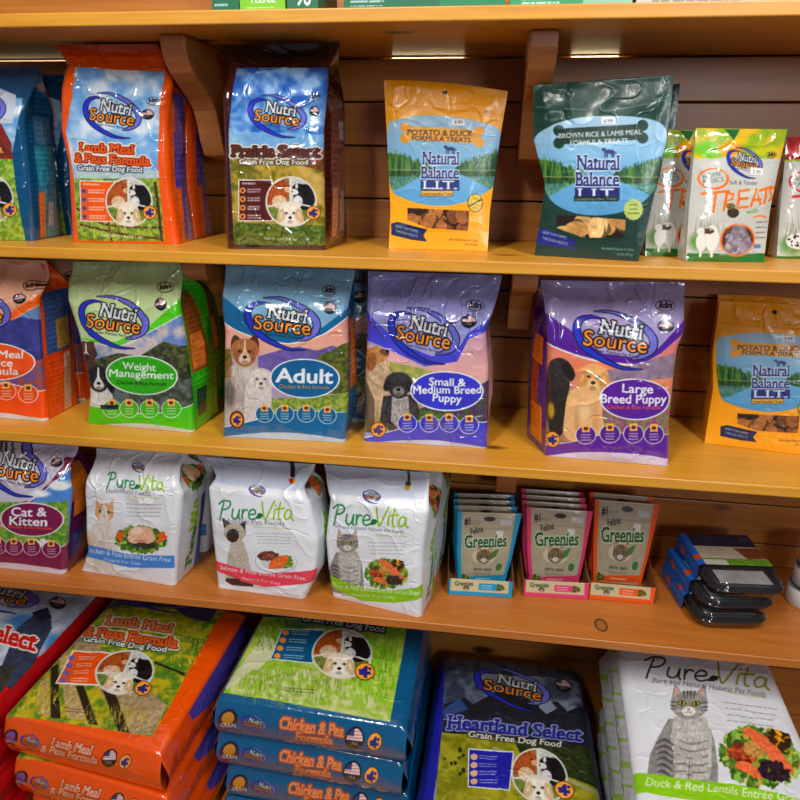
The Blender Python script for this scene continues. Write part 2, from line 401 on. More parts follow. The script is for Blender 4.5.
# ------------------------------------------------------------------ bags
class Plane:
    def __init__(s, O, A, B):
        s.O = np.array(O, float); s.A = np.array(A, float); s.A /= np.linalg.norm(s.A); s.B = np.array(B, float); s.B -= s.A*np.dot(s.A, s.B); s.B /= np.linalg.norm(s.B)
        s.N = np.cross(s.A, s.B)
        s.M = KR @ np.stack([s.A, s.B, s.O-CAM], 1)         # (a, b, 1) -> frame px
    def ab(s, px, py, n=0.0):
        p = at_plane(px, py, s.O+s.N*n, s.N)-s.O; return np.array([np.dot(p, s.A), np.dot(p, s.B)])
    def pt(s, a, b, n=0.0):
        return s.O+np.multiply.outer(a, s.A)+np.multiply.outer(b, s.B)+np.multiply.outer(n, s.N)
def zmat(Z):      # authored (close-up) coordinates -> frame px
    return np.array([[1/Z[2], 0, Z[0]], [0, 1/Z[2], Z[1]], [0, 0, 1]])
SS = 2
class Print:
    """a drawing surface lying in a plane, drawn in close-up coordinates"""
    def __init__(s, plane, box, Z, texel=0.0008, base=WHITE):
        a0, b0, a1, b1 = box; s.box = box; k = SS/texel; s.k = k; s.texel = texel
        S = np.array([[k, 0, -a0*k], [0, -k, b1*k], [0, 0, 1]])
        M = S @ np.linalg.inv(plane.M) @ zmat(Z)
        s.c = Canvas(math.ceil((a1-a0)*k), math.ceil((b1-b0)*k), M, base)
    def sample(s, a, b):
        c = s.c; h, w = c.h//SS*SS, c.w//SS*SS
        im = c.img[:h, :w].reshape(h//SS, SS, w//SS, SS, 3).mean((1, 3)); H, W = im.shape[:2]
        x = np.clip((a-s.box[0])/s.texel-.5, 0, W-1.001); y = np.clip((s.box[3]-b)/s.texel-.5, 0, H-1.001)
        xi = x.astype(int); yi = y.astype(int); fx = (x-xi)[..., None]; fy = (y-yi)[..., None]
        return (im[yi, xi]*(1-fx)+im[yi, xi+1]*fx)*(1-fy)+(im[yi+1, xi]*(1-fx)+im[yi+1, xi+1]*fx)*fy
def sstep(x): x = np.clip(x, 0, 1); return x*x*(3-2*x)
def wrinkle(h, w, dh, dw, seed, amp):
    """sharp creases + soft dents, metres"""
    s = 1000*dw/(w*0.8)
    n1 = vnoise(h, w, max(4, 0.06/(dh/h)), seed, 2); n2 = vnoise(h, w, max(4, 0.03/(dh/h)), seed+5, 2)
    Y, X = np.mgrid[0:h, 0:w]; n3 = vnoise(h, w, max(3, 0.045/(dh/h)), seed+9, 1)
    r = 1-np.abs(2*n1-1)*3.0; r = np.clip(r, 0, 1)**3
    r2 = np.clip(1-np.abs(2*n2-1)*5, 0, 1)**2*np.clip((n3-.5)*5, 0, 1)
    r3 = np.clip(1-np.abs(2*vnoise(h, w, max(3, 0.022/(dh/h)), seed+21, 1)-1)*7, 0, 1)**1.5*np.clip((n1-.48)*6, 0, 1)
    return amp*(n3-.5)*2.4 + amp*.7*r - amp*.6*r2 + amp*.45*r3
def poly_at(P, L, t):
    return np.stack([np.interp(t, L, P[:, k]) for k in range(P.shape[1])], -1)
def stand_bag(name, label, cat, group, z, left, right, depth, art, Z, mat, side=None, vt=0.72, front_top=0.5,
              lean=0.0, texel=0.0008, bulge=0.008, amp=0.0022, seed=1, seal=0.05, backc=None, seal_c=None, top_thin=0.002, doy=False, rows=None, topbow=0.0, copies=(), sidecol=None, seal_name='top_seal', wr_top=2.0, back_shift=0.0, patches=()):
    """Gusseted bag standing on a board. left/right: outline points (close-up coordinates) bottom -> top."""
    f = lambda p: (p[0]/Z[2]+Z[0], p[1]/Z[2]+Z[1])
    BL = at_z(*f(left[0]), z); BR = at_z(*f(right[0]), z); A = BR-BL; A[2] = 0
    nrm = np.array([A[1], -A[0], 0]); nrm /= np.linalg.norm(nrm)
    B = np.array([0, 0, 1.0])*cos(lean)-nrm*sin(lean)
    pl = Plane(BL, A, B)
    def nfun(v):
        if doy: return -depth*front_top*np.clip(v, 0, 1)**0.8
        return -depth*front_top*sstep((v-vt)/(1-vt))**1.0
    def side_pts(pts):
        P = np.array(pts, float); L = np.concatenate([[0], np.cumsum(np.linalg.norm(np.diff(P, axis=0), axis=1))]); L /= L[-1]
        return np.array([pl.ab(*f(p), n=nfun(l)) for p, l in zip(P, L)]), L
    LP, LL = side_pts(left); RP, RL = side_pts(right)
    wd = np.linalg.norm(RP[0]-LP[0]); ht = max(LP[-1, 1], RP[-1, 1])
    nu = int(wd/texel)+1; nv = int(ht/texel)+1
    u = np.linspace(0, 1, nu)[None, :]; v = np.linspace(0, 1, nv)[:, None]
    # round the outline a little between its points
    def smooth_outline(P, L):
        q = poly_at(P, L, v[:, 0]); k = max(3, nv//22)|1; pad = np.pad(q, ((k//2, k//2), (0, 0)), 'edge'); ker = np.ones(k)/k
        s_ = np.stack([np.convolve(pad[:, i], ker, 'valid') for i in (0, 1)], -1); s_[:, 1] = q[:, 1]; s_[0] = q[0]; s_[-1] = q[-1]; return s_
    Lq = smooth_outline(LP, LL)[:, None, :]; Rq = smooth_outline(RP, RL)[:, None, :]
    AB = Lq*(1-u[..., None])+Rq*u[..., None]
    AB[..., 1] += topbow*(4*u*(1-u))*v**6
    n = nfun(v)*np.ones_like(u)
    edge = np.minimum(u, 1-u)*wd
    rnd = 0.010
    if not doy: n = n-(rnd-np.sqrt(np.maximum(rnd**2-np.maximum(rnd-edge, 0)**2, 0)))*(1-sstep((v-vt)/(1-vt)))
    n = n+bulge*(1-(2*u-1)**4)*np.sin(pi*np.clip(v/(1.0 if doy else .95), 0, 1))**.7
    wr = wrinkle(nv, nu, ht, wd, seed*13, amp)*(0.7+wr_top*sstep((v-.55)/.4))*sstep(v/.04)*sstep((1-v)/.05)*np.clip(edge/.012, .15, 1)
    n = n+wr
    box = (AB[..., 0].min()-.002, -.002, AB[..., 0].max()+.002, AB[..., 1].max()+.002)
    pr = Print(pl, box, Z, texel); art(pr.c)
    # small constant shear so the print follows the receding top
    mid = at_plane(*f(((left[0][0]+right[0][0])/2, (left[0][1]+left[-1][1])/2)), pl.O, pl.N)-CAM
    kb = np.dot(mid, pl.B)/np.dot(mid, pl.N); ka = np.dot(mid, pl.A)/np.dot(mid, pl.N)
    base = nfun(v)*np.ones_like(u)
    C = pr.sample(AB[..., 0]-ka*base, AB[..., 1]-kb*base)
    P = pl.pt(AB[..., 0], AB[..., 1], n)
    root_loc = pl.pt(wd/2, 0, -depth/2); root_loc[2] = z
    ups = [s_ for s_ in SH if s_ > z+.1]; zmax = (min(ups) if ups else 9)-.003; top_ = P[..., 2].max(); kz = min(1, (zmax-z)/(top_-z))
    zfit = lambda Q: np.concatenate([Q[..., :2], np.maximum(z+(Q[..., 2:]-z)*kz, z+.0004)], -1)
    P = zfit(P)
    root = empty(name, root_loc, label, cat, group)
    off = root_loc
    vs = int(nv*(1-seal))
    fp = grid_obj('front_panel', P[:vs+1]-off, mat, root, C[:vs+1])
    for nm, (x0_, y0_, x1_, y1_), lift, pm, sub_ in patches:      # stickers and clear windows lie on the film
        q0 = pl.ab(*f((x0_, y1_)), n=float(base[nv//2, 0])); q1 = pl.ab(*f((x1_, y0_)), n=float(base[nv//2, 0]))
        jj = np.argsort(np.abs(AB[nv//2, :, 0]-q0[0]))[0]; j2 = np.argsort(np.abs(AB[nv//2, :, 0]-q1[0]))[0]
        vq = [int(np.argmin(np.abs((AB[:, nu//2, 1]-kb*base[:, 0])-(pl.ab(*f((x0_, yy)))[1])))) for yy in (y1_, y0_)]
        uq = [int(np.argmin(np.abs((AB[(vq[0]+vq[1])//2, :, 0]-ka*base[(vq[0]+vq[1])//2, 0])-pl.ab(*f((xx, y0_)))[0]))) for xx in (x0_, x1_)]
        S_ = P[vq[0]:vq[1]+1, uq[0]:uq[1]+1]+pl.N*lift
        if S_.shape[0] > 1 and S_.shape[1] > 1: grid_obj(nm, S_-off, pm or mat, fp if sub_ else root, C[vq[0]:vq[1]+1, uq[0]:uq[1]+1])
    # back panel (same outline, coarse) and gussets
    st = max(1, nv//60); vi = np.unique(np.r_[np.arange(0, nv, st), vs, nv-1]); ui = np.unique(np.r_[np.arange(0, nu, max(1, nu//30)), nu-1])
    vv = v[vi]; uu = u[:, ui]
    nb = -depth*(1-(1-front_top)*(sstep((vv-vt)/(1-vt)) if not doy else np.clip(vv, 0, 1)**.8))*np.ones_like(uu)-top_thin*vv
    nb = nb-.3*bulge*(1-(2*uu-1)**4)*np.sin(pi*np.clip(vv/.95, 0, 1))
    Pb = pl.pt(AB[np.ix_(vi, ui)][..., 0], AB[np.ix_(vi, ui)][..., 1], nb); Pb = zfit(Pb)+pl.A*(back_shift*(1-vv**3))[..., None]
    bc = C[np.ix_(vi, ui)] if backc is None else np.ones(Pb.shape)*backc
    kb_ = np.searchsorted(vi, vs)
    grid_obj('back_panel', Pb[:kb_+1]-off, mat, root, bc[:kb_+1], flip=True)
    # gussets
    ns = 48 if side is not None else 12
    svi = np.arange(0, nv, max(1, int(.0016/texel)) if side is not None else st); svi = np.unique(np.r_[svi, nv-1]); sv = v[svi]
    for sx, ui_ in ((-1, 0), (1, nu-1)):
        F = P[svi, ui_]; ab = AB[svi, ui_]
        nbk = -depth*(1-(1-front_top)*(sstep((sv-vt)/(1-vt)) if not doy else np.clip(sv, 0, 1)**.8))-top_thin*sv
        Bk = pl.pt(ab[:, 0], ab[:, 1], nbk[:, 0]); Bk = zfit(Bk)+pl.A*(back_shift*(1-sv**3))
        s_ = np.linspace(0, 1, ns+1)[None, :, None]
        G = F[:, None]*(1-s_)+Bk[:, None]*s_
        infold = (.012*np.sin(pi*sv*.9)*0+ .35*depth*sstep((sv-vt*.9)/(1-vt))*(1-.6*sv**4))[..., None]*np.sin(pi*s_)
        outb = (.006*np.sin(pi*np.clip(sv/vt, 0, 1)))[..., None]*np.sin(pi*s_)
        if doy: infold = infold*0; outb = outb*0.3
        wr = wrinkle(len(svi), ns+1, ht, depth, seed*7+ui_, amp*.8)[..., None]*np.sin(pi*s_)*np.sin(pi*np.clip(sv*1.0, 0, 1))[..., None]
        G = G+pl.A*sx*(outb-infold+wr)
        sc_ = Canvas(100*SS, 100*SS, np.array([[2.0, 0, 0], [0, 2.0, 0], [0, 0, 1]]), sidecol if sidecol is not None else C[len(C)//2, ui_])
        if side is not None: side(sc_)
        im = sc_.img; x = (np.linspace(0, 1, ns+1) if sx > 0 else np.linspace(1, 0, ns+1))[None]*(sc_.w-1); y = (1-sv)*(sc_.h-1)
        # sample nearest of the blurred side print
        im = (im+np.roll(im, 1, 0)+np.roll(im, 1, 1)+np.roll(np.roll(im, 1, 0), 1, 1))/4
        cc = im[np.clip(y.astype(int), 0, sc_.h-1), np.clip(x.astype(int), 0, sc_.w-1)]
        G[..., 2] = np.maximum(G[..., 2], z+.0004)
        grid_obj('side_gusset', G-off, mat, root, cc, flip=(sx < 0))
    # seal strip at the top
    Sf = P[vs:]; Sb = pl.pt(AB[vs:, :, 0], AB[vs:, :, 1], n[vs:]-top_thin-(nfun(v[vs:])*0))
    nb2 = -depth*(1-(1-front_top)*(sstep((v[vs:]-vt)/(1-vt)) if not doy else np.clip(v[vs:], 0, 1)**.8))-top_thin*v[vs:]
    Sb = pl.pt(AB[vs:, :, 0], AB[vs:, :, 1], np.minimum(nb2*np.ones_like(u), n[vs:]-top_thin))
    Sb = zfit(Sb)
    idx = np.unique(np.r_[np.arange(0, Sf.shape[0], 2), Sf.shape[0]-1]); uix = np.arange(0, nu)
    S = np.concatenate([Sf, Sb[::-1]], 0); SCc = np.concatenate([C[vs:], C[vs:][::-1]*.95], 0)
    if seal_c is not None: SCc = np.ones_like(SCc)*seal_c
    grid_obj(seal_name, S-off, mat, root, SCc)
    # bottom
    e = np.stack([P[0], pl.pt(AB[0, :, 0]+back_shift, AB[0, :, 1], -depth*np.ones(nu))], 0); e[..., 2] = z+.0004
    grid_obj('base_panel', e[:, ui]-off, mat, root, np.ones((2, len(ui), 3))*C[0, nu//2], flip=True)
    return root

def lying_bag(name, label, cat, group, FL, FR, RR, RL, z, thick, art, Z, mat, endart=None, sideart=None, leftart=None, Zs=None, texel=0.001, seed=1, amp=.0015, bulge=.005, sidecol=None, endcol=None, crown=.0):
    """Heavy bag lying flat: world corners of its top face, top at z."""
    FL, FR, RR, RL = [np.array([p[0], p[1], z]) for p in (FL, FR, RR, RL)]
    wd = np.linalg.norm(FR-FL); ln = np.linalg.norm(RL-FL)
    pl = Plane(FL, FR-FL, RL-FL)
    nu = int(wd/texel)+1; nv = int(ln/texel)+1
    u = np.linspace(0, 1, nu)[None, :, None]; v = np.linspace(0, 1, nv)[:, None, None]
    Q = (FL*(1-u)+FR*u)*(1-v)+(RL*(1-u)+RR*u)*v
    eu = np.minimum(u, 1-u)*wd; ev = np.minimum(v, 1-v)*ln; r = .022
    fall = lambda e: r-np.sqrt(np.maximum(r*r-np.maximum(r-e, 0)**2, 0))
    fr = .008; ff = np.where(v < .5, fr-np.sqrt(fr*fr-np.maximum(fr-ev, 0)**2), fall(ev))
    h = -fall(eu)*.45-ff+bulge*(np.clip(eu/(.3*wd), 0, 1)*np.clip(ev/(.2*ln), 0, 1))**.5-bulge
    wr = wrinkle(nv, nu, ln, wd, seed*11, amp)[..., None]*np.clip(eu/.02, .3, 1)*np.clip(ev/.02, .3, 1)
    P = Q.copy(); P[..., 2:] += h+wr
    a = ((Q-pl.O)@pl.A); b = ((Q-pl.O)@pl.B)
    box = (a.min()-.002, b.min()-.002, a.max()+.002, b.max()+.002)
    pr = Print(pl, box, Z, texel); art(pr.c); C = pr.sample(a, b)
    c0 = (FL+FR+RR+RL)/4; off = np.array([c0[0], c0[1], z-thick])
    root = empty(name, off, label, cat, group)
    grid_obj('top_panel', P-off, mat, root, C)
    zb = z-thick+.0005
    def wall(name_, row, rowdir, outn, artf, colr, Zw, flip):
        m_ = len(row); st = max(1, int(.0012/texel)) if artf is None else 1
        row = row[::st]; ns = max(8, int(thick/(.0012)))
        s_ = np.linspace(0, 1, ns+1)[:, None, None]
        botm = row.copy(); botm[:, 2] = zb
        G = row[None]*(1-s_)+botm[None]*s_
        G = G+np.array(outn)*(.010*np.sin(pi*s_)) + np.array(outn)*wrinkle(ns+1, len(row), thick, wd, seed+3, .0015)[..., None]*np.sin(pi*s_)
        if artf is not None:
            p2 = Plane(np.array([row[0][0], row[0][1], zb]), row[-1]-row[0]-np.array([0, 0, (row[-1]-row[0])[2]]), np.array([0, 0, 1.0]))
            if np.dot(p2.N, p2.O-CAM) > 0: pass
            aa = (G-p2.O)@p2.A; bb = (G-p2.O)@p2.B
            pr2 = Print(p2, (aa.min()-.002, bb.min()-.002, aa.max()+.002, bb.max()+.002), Zw or Z, .0009, colr); artf(pr2.c); cc = pr2.sample(aa, bb)
        else: cc = np.ones(G.shape)*colr
        grid_obj(name_, G-off, mat, root, cc, flip=flip)
    ec = C[2, nu//2] if endcol is None else endcol; scc = C[nv//2, 1] if sidecol is None else sidecol
    A, B = pl.A, pl.B
    wall('end_panel', P[0], A, -B, endart, ec, Zs, True)
    wall('side_panel', P[:, -1], B, A, sideart, scc, Zs, True)
    wall('side_panel', P[:, 0], B, -A, leftart, scc, None, False)
    wall('end_panel', P[-1], A, B, None, ec, None, False)
    e = np.stack([np.stack([P[0, 0], P[0, -1]]), np.stack([P[-1, 0], P[-1, -1]])]); e[..., 2] = zb
    grid_obj('base_panel', e-off, mat, root, np.ones((2, 2, 3))*scc, flip=True)
    return root
# ------------------------------------------------------------------ reusable printed emblems
def sticker(x0, y0, x1, y1, k=1.5):
    return Canvas((x1-x0)*k, (y1-y0)*k, np.array([[k, 0, -x0*k], [0, k, -y0*k], [0, 0, 1.0]]))
def quad(cx, cy, w, h, rot=0, sk=0):
    r = radians(rot); X = np.array([cos(r), sin(r)])*w/2; Y = np.array([-sin(r)+sk, cos(r)])*h/2; c = np.array([cx, cy])
    return [c-X-Y, c+X-Y, c+X+Y, c-X+Y]
ORG = rgb(243,158,62)
def mk_brand():
    s = sticker(180, 125, 520, 400)
    A = [(300,176),(250,172),(212,190),(200,228),(218,280),(262,324),(320,356),(385,378),(458,379)]
    s.stroke(A, [4,18,30,34,34,31,25,17,5], rgb(14,16,48))
    s.stroke(A, [1,10,21,25,25,22,16,9,1], rgb(52,66,190))
    Bq = [(262,148),(330,146),(390,165),(450,200),(494,250),(492,295),(455,325),(415,338)]
    s.stroke(Bq, [5,17,25,30,36,36,27,8], rgb(14,16,48))
    s.stroke(Bq, [1,9,16,21,27,27,18,3], rgb(122,124,205))
    s.text('Super Premium Pet Foods', 275, 318, 440, 334, 13, rgb(30,30,40))
    s.text('Source', 226, 292, 470, 312, 62, ORG, oc=rgb(20,18,25), ow=.11, bold=.015)
    s.text('Nutri', 288, 238, 448, 258, 60, rgb(225,228,232), oc=rgb(20,20,28), ow=.11, bold=.03, serif=.08)
    return s
def mk_flag():   # round dark flag emblem
    s = sticker(0, 0, 100, 100)
    s.ell(50, 50, 48, 48, rgb(25,25,32)); s.clip_ell(50, 50, 41, 41)
    s.rect(0, 0, 100, 56, rgb(205,160,160))
    for i in range(4): s.rect(0, 10+i*12, 100, 15+i*12, rgb(238,225,222))
    s.rect(5, 5, 45, 36, rgb(70,70,110)); s.rect(0, 54, 100, 100, rgb(30,30,36)); s.clip_poly()
    s.text('USA', 30, 74, 70, 74, 14, rgb(220,220,220)); return s
def mk_kln():
    s = sticker(0, 0, 140, 100)
    t = np.linspace(0, 2*pi, 40); s.stroke(np.stack([70+62*np.cos(t), 45+34*np.sin(t)], 1), 5, rgb(20,20,30), sm=False)
    s.text('kln', 32, 62, 108, 60, 40, rgb(20,20,30), bold=.06, shear=.25); s.lines(20, 90, 120, 1, 5, rgb(30,30,40), wd=5); return s
def mk_four():
    s = sticker(0, 0, 100, 100)
    s.ell(50, 50, 48, 48, rgb(60,35,30)); s.ell(50, 50, 44, 44, rgb(238,160,60)); s.ell(50, 50, 37, 37, rgb(250,190,90), al=.6)
    s.poly([(22,58),(50,20),(62,22),(62,52),(76,50),(80,66),(62,70),(64,84),(46,82),(46,70),(24,70)], rgb(58,52,130))
    s.ell(28, 48, 10, 8, rgb(58,52,130)); s.ell(72, 34, 9, 8, rgb(58,52,130)); return s
def dog_face(s, cx, cy, r, main, muz, ear, nose=rgb(25,20,20), earlen=1.0, eye=rgb(25,18,15), tilt=0, blaze=None, hair=None, hn=90, seed=1, tongue=False, perk=False, body=None):
    c_, s_ = cos(radians(tilt)), sin(radians(tilt)); main, muz, ear = [np.asarray(k, np.float32) for k in (main, muz, ear)]
    def q(x, y): return cx+r*(x*c_-y*s_), cy+r*(x*s_+y*c_)
    hr = np.clip(main*.72, 0, 1) if hair is None else np.asarray(hair)
    for sx in (-1, 1):
        if perk:
            s.poly([q(sx*.2,-.7), q(sx*.42,-1.05), q(sx*.72,-1.2), q(sx*.95,-.85), q(sx*.9,-.2)], ear, noise=.25, cell=6, sm=True)
            s.blob(*q(sx*.66, -.7), r*.14, r*.24, ear*1.5, .6, tilt+sx*10)
    s.blob(*q(0, -.22), r*.84, r*.66, main, 1, tilt, hard=6); s.blob(*q(0, .22), r*.6, r*.6, main, 1, tilt, hard=6)
    for sx in (-1, 1): s.blob(*q(sx*.55, .18), r*.2, r*.34, main*.72, .5, tilt, hard=1.5); s.blob(*q(sx*.3, -.5), r*.22, r*.16, np.clip(main*1.18, 0, 1), .5, tilt)
    s.hairs(*q(0, -.15), r*.8, r*.78, hr, hn, r*.2, max(1, r*.04), 90+tilt, 50, .5, seed); s.hairs(*q(0, -.2), r*.7, r*.6, np.clip(main*1.2, 0, 1), hn//2, r*.18, max(1, r*.035), 80+tilt, 60, .5, seed+7)
    for sx in (-1, 1):
        if not perk:
            x, y = q(sx*.8, -.1+.22*earlen); s.blob(x, y, r*.24, r*.56*earlen, ear, 1, tilt-sx*16, hard=5); s.blob(x-sx*r*.07, y-r*.1, r*.1, r*.3*earlen, np.clip(ear*1.35+.02, 0, 1), .5, tilt-sx*16)
            s.hairs(x, y, r*.2, r*.5*earlen, np.clip(ear*1.3+.03, 0, 1), hn//4, r*.22, max(1, r*.04), 90, 20, .5, seed+2)
    if blaze is not None: s.poly([q(-.05,-.85), q(.05,-.85), q(.1,-.2), q(.3,.2), q(-.3,.2), q(-.1,-.2)], blaze, sm=True)
    s.blob(*q(0, .4), r*.38, r*.3, muz, 1, tilt, hard=3); s.blob(*q(0, .66), r*.26, r*.12, muz*.68, .7)
    for sx in (-1, 1):
        s.blob(*q(sx*.32, -.12), r*.15, r*.11, main*.45, .8, tilt); s.ell(*q(sx*.32, -.12), r*.085, r*.08, eye, tilt); s.ell(*q(sx*.32+.03, -.15), r*.024, r*.024, rgb(235,235,235))
    s.ell(*q(0, .26), r*.155, r*.115, nose, tilt); s.ell(*q(-.04, .22), r*.05, r*.03, np.clip(np.asarray(nose)+.3, 0, 1), tilt)
    s.stroke([q(-.2,.52), q(-.08,.57), q(0,.5), q(.08,.57), q(.2,.52)], r*.03, nose, al=.7); s.stroke([q(0,.36), q(0,.5)], r*.025, nose, al=.7, sm=False)
    if tongue: s.ell(*q(0, .68), r*.12, r*.14, rgb(205,110,115), tilt)
def mk_trio():
    s = sticker(0, 0, 200, 200)
    s.ell(100, 100, 99, 99, rgb(225,225,215)); s.clip_ell(100, 100, 93, 93)
    s.rect(0, 0, 200, 200, rgb(120,135,70), noise=.3, cell=20); s.rect(0, 0, 97, 120, rgb(165,120,80), noise=.25, cell=15); s.rect(100, 0, 200, 120, rgb(205,205,205), noise=.15, cell=12)
    # reddish dog, left, in profile to the right
    s.ell(45, 70, 42, 48, rgb(160,85,40), noise=.35, cell=8); s.ell(66, 45, 30, 24, rgb(175,95,45), -10, noise=.3, cell=7); s.ell(88, 54, 14, 10, rgb(215,180,145), 8); s.ell(98, 52, 5, 4, BLACK)
    s.poly([(40,35),(38,6),(62,24)], rgb(140,65,30)); s.poly([(60,26),(66,4),(78,30)], rgb(150,75,35)); s.ell(76, 42, 4, 3.4, BLACK); s.ell(55, 100, 28, 26, rgb(225,205,180), noise=.15, cell=8); s.hairs(45, 75, 38, 45, rgb(200,120,65), 90, 14, 2, 100, 30, .6)
    # black and white dog, right, in profile to the left
    s.ell(152, 82, 42, 50, rgb(22,22,26), noise=.3, cell=8); s.ell(130, 52, 27, 22, rgb(24,24,28)); s.ell(112, 62, 17, 11, rgb(225,225,225), 14); s.ell(101, 60, 6, 5, BLACK); s.poly([(116,36),(126,30),(128,52),(120,56)], rgb(230,230,230)); s.ell(150, 60, 12, 28, rgb(14,14,18), -12); s.ell(126, 100, 18, 24, rgb(225,225,225), noise=.1, cell=8); s.ell(124, 50, 4, 3.5, rgb(120,70,30)); s.hairs(160, 80, 30, 40, rgb(70,70,78), 60, 14, 2, 80, 25, .6)
    s.poly([(94,0),(103,0),(103,96),(100,104),(94,96)], rgb(225,225,215))
    s.poly([(0,118),(98,98),(200,122),(200,128),(98,105),(0,125)], rgb(225,225,215))
    s.clip_poly([(0,125),(98,105),(200,128),(200,200),(0,200)]); k_ = s.clip.copy(); s.clip_ell(100, 100, 93, 93); s.clip = s.clip*k_
    s.ell(100, 205, 62, 50, rgb(228,216,198), noise=.06, cell=10)
    dog_face(s, 96, 150, 46, rgb(238,228,212), rgb(244,238,228), rgb(206,180,146), hair=rgb(226,214,196), hn=60)
    s.clip_poly(); t = np.linspace(0, 2*pi, 60); s.stroke(np.stack([100+95*np.cos(t), 100+95*np.sin(t)], 1), 5, rgb(222,220,215), sm=False)
    return s
def cat_face(s, cx, cy, r, main, dark, eye, stripes=True, muz=rgb(232,230,226), nose=rgb(190,120,110), mask=None):
    q = lambda x, y: (cx+r*x, cy+r*y)
    for sx in (-1, 1):
        s.poly([q(sx*.3,-.55), q(sx*.82,-1.3), q(sx*.98,-.2)], dark if mask is not None else main, noise=.2, cell=5); s.poly([q(sx*.48,-.62), q(sx*.78,-1.08), q(sx*.86,-.4)], rgb(215,175,165) if mask is None else np.asarray(dark)*.8)
    s.ell(*q(0, 0), r*.98, r*.82, main, noise=.15, cell=r*.3)
    if mask is not None: s.blob(*q(0, .12), r*.62, r*.6, mask, .95)
    if stripes:
        for x in (-.3, -.1, .1, .3): s.stroke([q(x,-.8), q(x*.8,-.35)], [r*.1, r*.04], dark, al=.9)
        for sx in (-1, 1):
            for y in (-.1, .12, .32): s.stroke([q(sx*.6,y), q(sx*.95,y-.05)], [r*.04, r*.09], dark, al=.85)
        s.hairs(cx, cy, r*.9, r*.8, np.asarray(dark)*1.3, 70, r*.18, 1.2, 90, 60, .5)
    s.ell(*q(0, .38), r*.36, r*.26, muz if mask is None else mask, noise=.08, cell=5)
    for sx in (-1, 1):
        s.ell(*q(sx*.38, -.08), r*.22, r*.16, rgb(25,22,20), sx*-12); s.ell(*q(sx*.38, -.08), r*.18, r*.13, eye, sx*-12); s.ell(*q(sx*.38, -.08), r*.055, r*.12, BLACK)
    s.poly([q(-.11,.2), q(.11,.2), q(0,.34)], nose); s.stroke([q(-.18,.48), q(0,.4), q(.18,.48)], r*.035, rgb(80,60,55), al=.8)
    for sx in (-1, 1):
        for d in (-.1, .05, .2): s.stroke([q(sx*.25,.38), q(sx*1.15,.3+d)], r*.018, rgb(245,245,245), al=.8, sm=False)
def mk_tabby():      # sitting grey tabby, frame 0..240 x 0..400
    s = sticker(0, 0, 240, 400)
    g, d, l = rgb(150,148,146), rgb(72,70,70), rgb(196,194,190)
    s.poly([(70,140),(40,200),(12,270),(8,330),(30,370),(150,390),(232,380),(236,300),(226,210),(200,140)], g, noise=.2, cell=14)
    s.poly([(90,130),(80,200),(95,300),(110,392),(200,392),(215,300),(218,200),(200,130)], l, noise=.18, cell=14)
    for i in range(7): s.stroke([(30+i*2,230+i*20),(60,215+i*22),(92,235+i*22)], [3,11,4], d, al=.75)
    for i in range(6): s.stroke([(104,215+i*26),(150,228+i*26),(206,212+i*26)], [4,8,4], rgb(110,108,106), al=.6)
    for x in (118, 172): s.poly([(x-16,270),(x+16,270),(x+20,392),(x-20,392)], l, noise=.15, cell=10); [s.stroke([(x-17,300+k*24),(x+17,298+k*24)], 6, d, al=.5, sm=False) for k in range(4)]
    s.stroke([(145,290),(145,390)], 4, d, al=.6, sm=False)
    s.hairs(120, 260, 100, 120, rgb(110,108,105), 260, 16, 2, 95, 25, .45); s.hairs(150, 190, 50, 50, rgb(225,222,218), 120, 20, 2, 95, 20, .6)
    cat_face(s, 140, 85, 66, rgb(160,158,154), d, rgb(190,180,60)); return s
def mk_siamese():    # frame 0..170 x 0..350
    s = sticker(0, 0, 170, 350)
    b_, k = rgb(200,192,182), rgb(62,50,46)
    s.poly([(55,110),(40,180),(30,260),(36,310),(150,320),(152,240),(135,170),(112,110)], b_, noise=.1, cell=12)
    s.poly([(66,240),(64,320),(84,322),(88,240)], np.asarray(b_)*.85); s.poly([(30,300),(120,296),(165,318),(165,338),(60,334),(28,316)], k, noise=.3, cell=8)
    s.hairs(95, 210, 50, 80, rgb(165,155,145), 140, 14, 2, 95, 20, .4)
    s.poly([(20,52),(6,0),(62,34)], k); s.poly([(84,36),(122,10),(124,80)], k); s.poly([(24,44),(16,14),(48,36)], rgb(120,95,88))
    s.ell(70, 72, 52, 48, rgb(196,186,174), noise=.12, cell=9); s.ell(62, 86, 30, 34, k, 10, noise=.2, cell=8)
    s.ell(44, 68, 9, 6, rgb(90,120,170), 12); s.ell(84, 68, 9, 6, rgb(90,120,170), -12); s.ell(45, 68, 3, 5, BLACK); s.ell(83, 68, 3, 5, BLACK); s.ell(60, 100, 7, 5, rgb(30,24,22)); return s
def mk_white_cat():  # frame 0..180 x 0..290
    s = sticker(0, 0, 180, 290)
    w = rgb(226,220,214)
    s.poly([(62,90),(36,140),(12,200),(4,250),(30,275),(150,282),(168,230),(150,150),(128,90)], w, noise=.08, cell=14)
    s.blob(40, 180, 24, 40, rgb(222,188,150), .6); s.hairs(90, 180, 70, 90, rgb(180,170,160), 200, 16, 2, 100, 25, .35)
    cat_face(s, 100, 62, 42, rgb(224,178,130), rgb(190,120,70), rgb(110,120,60)); s.poly([(92,30),(108,30),(122,86),(100,104),(78,86)], w); s.poly([(94,70),(106,70),(100,80)], rgb(200,130,120)); s.poly([(60,230),(56,280),(90,284),(92,230)], np.asarray(w)*.93); return s
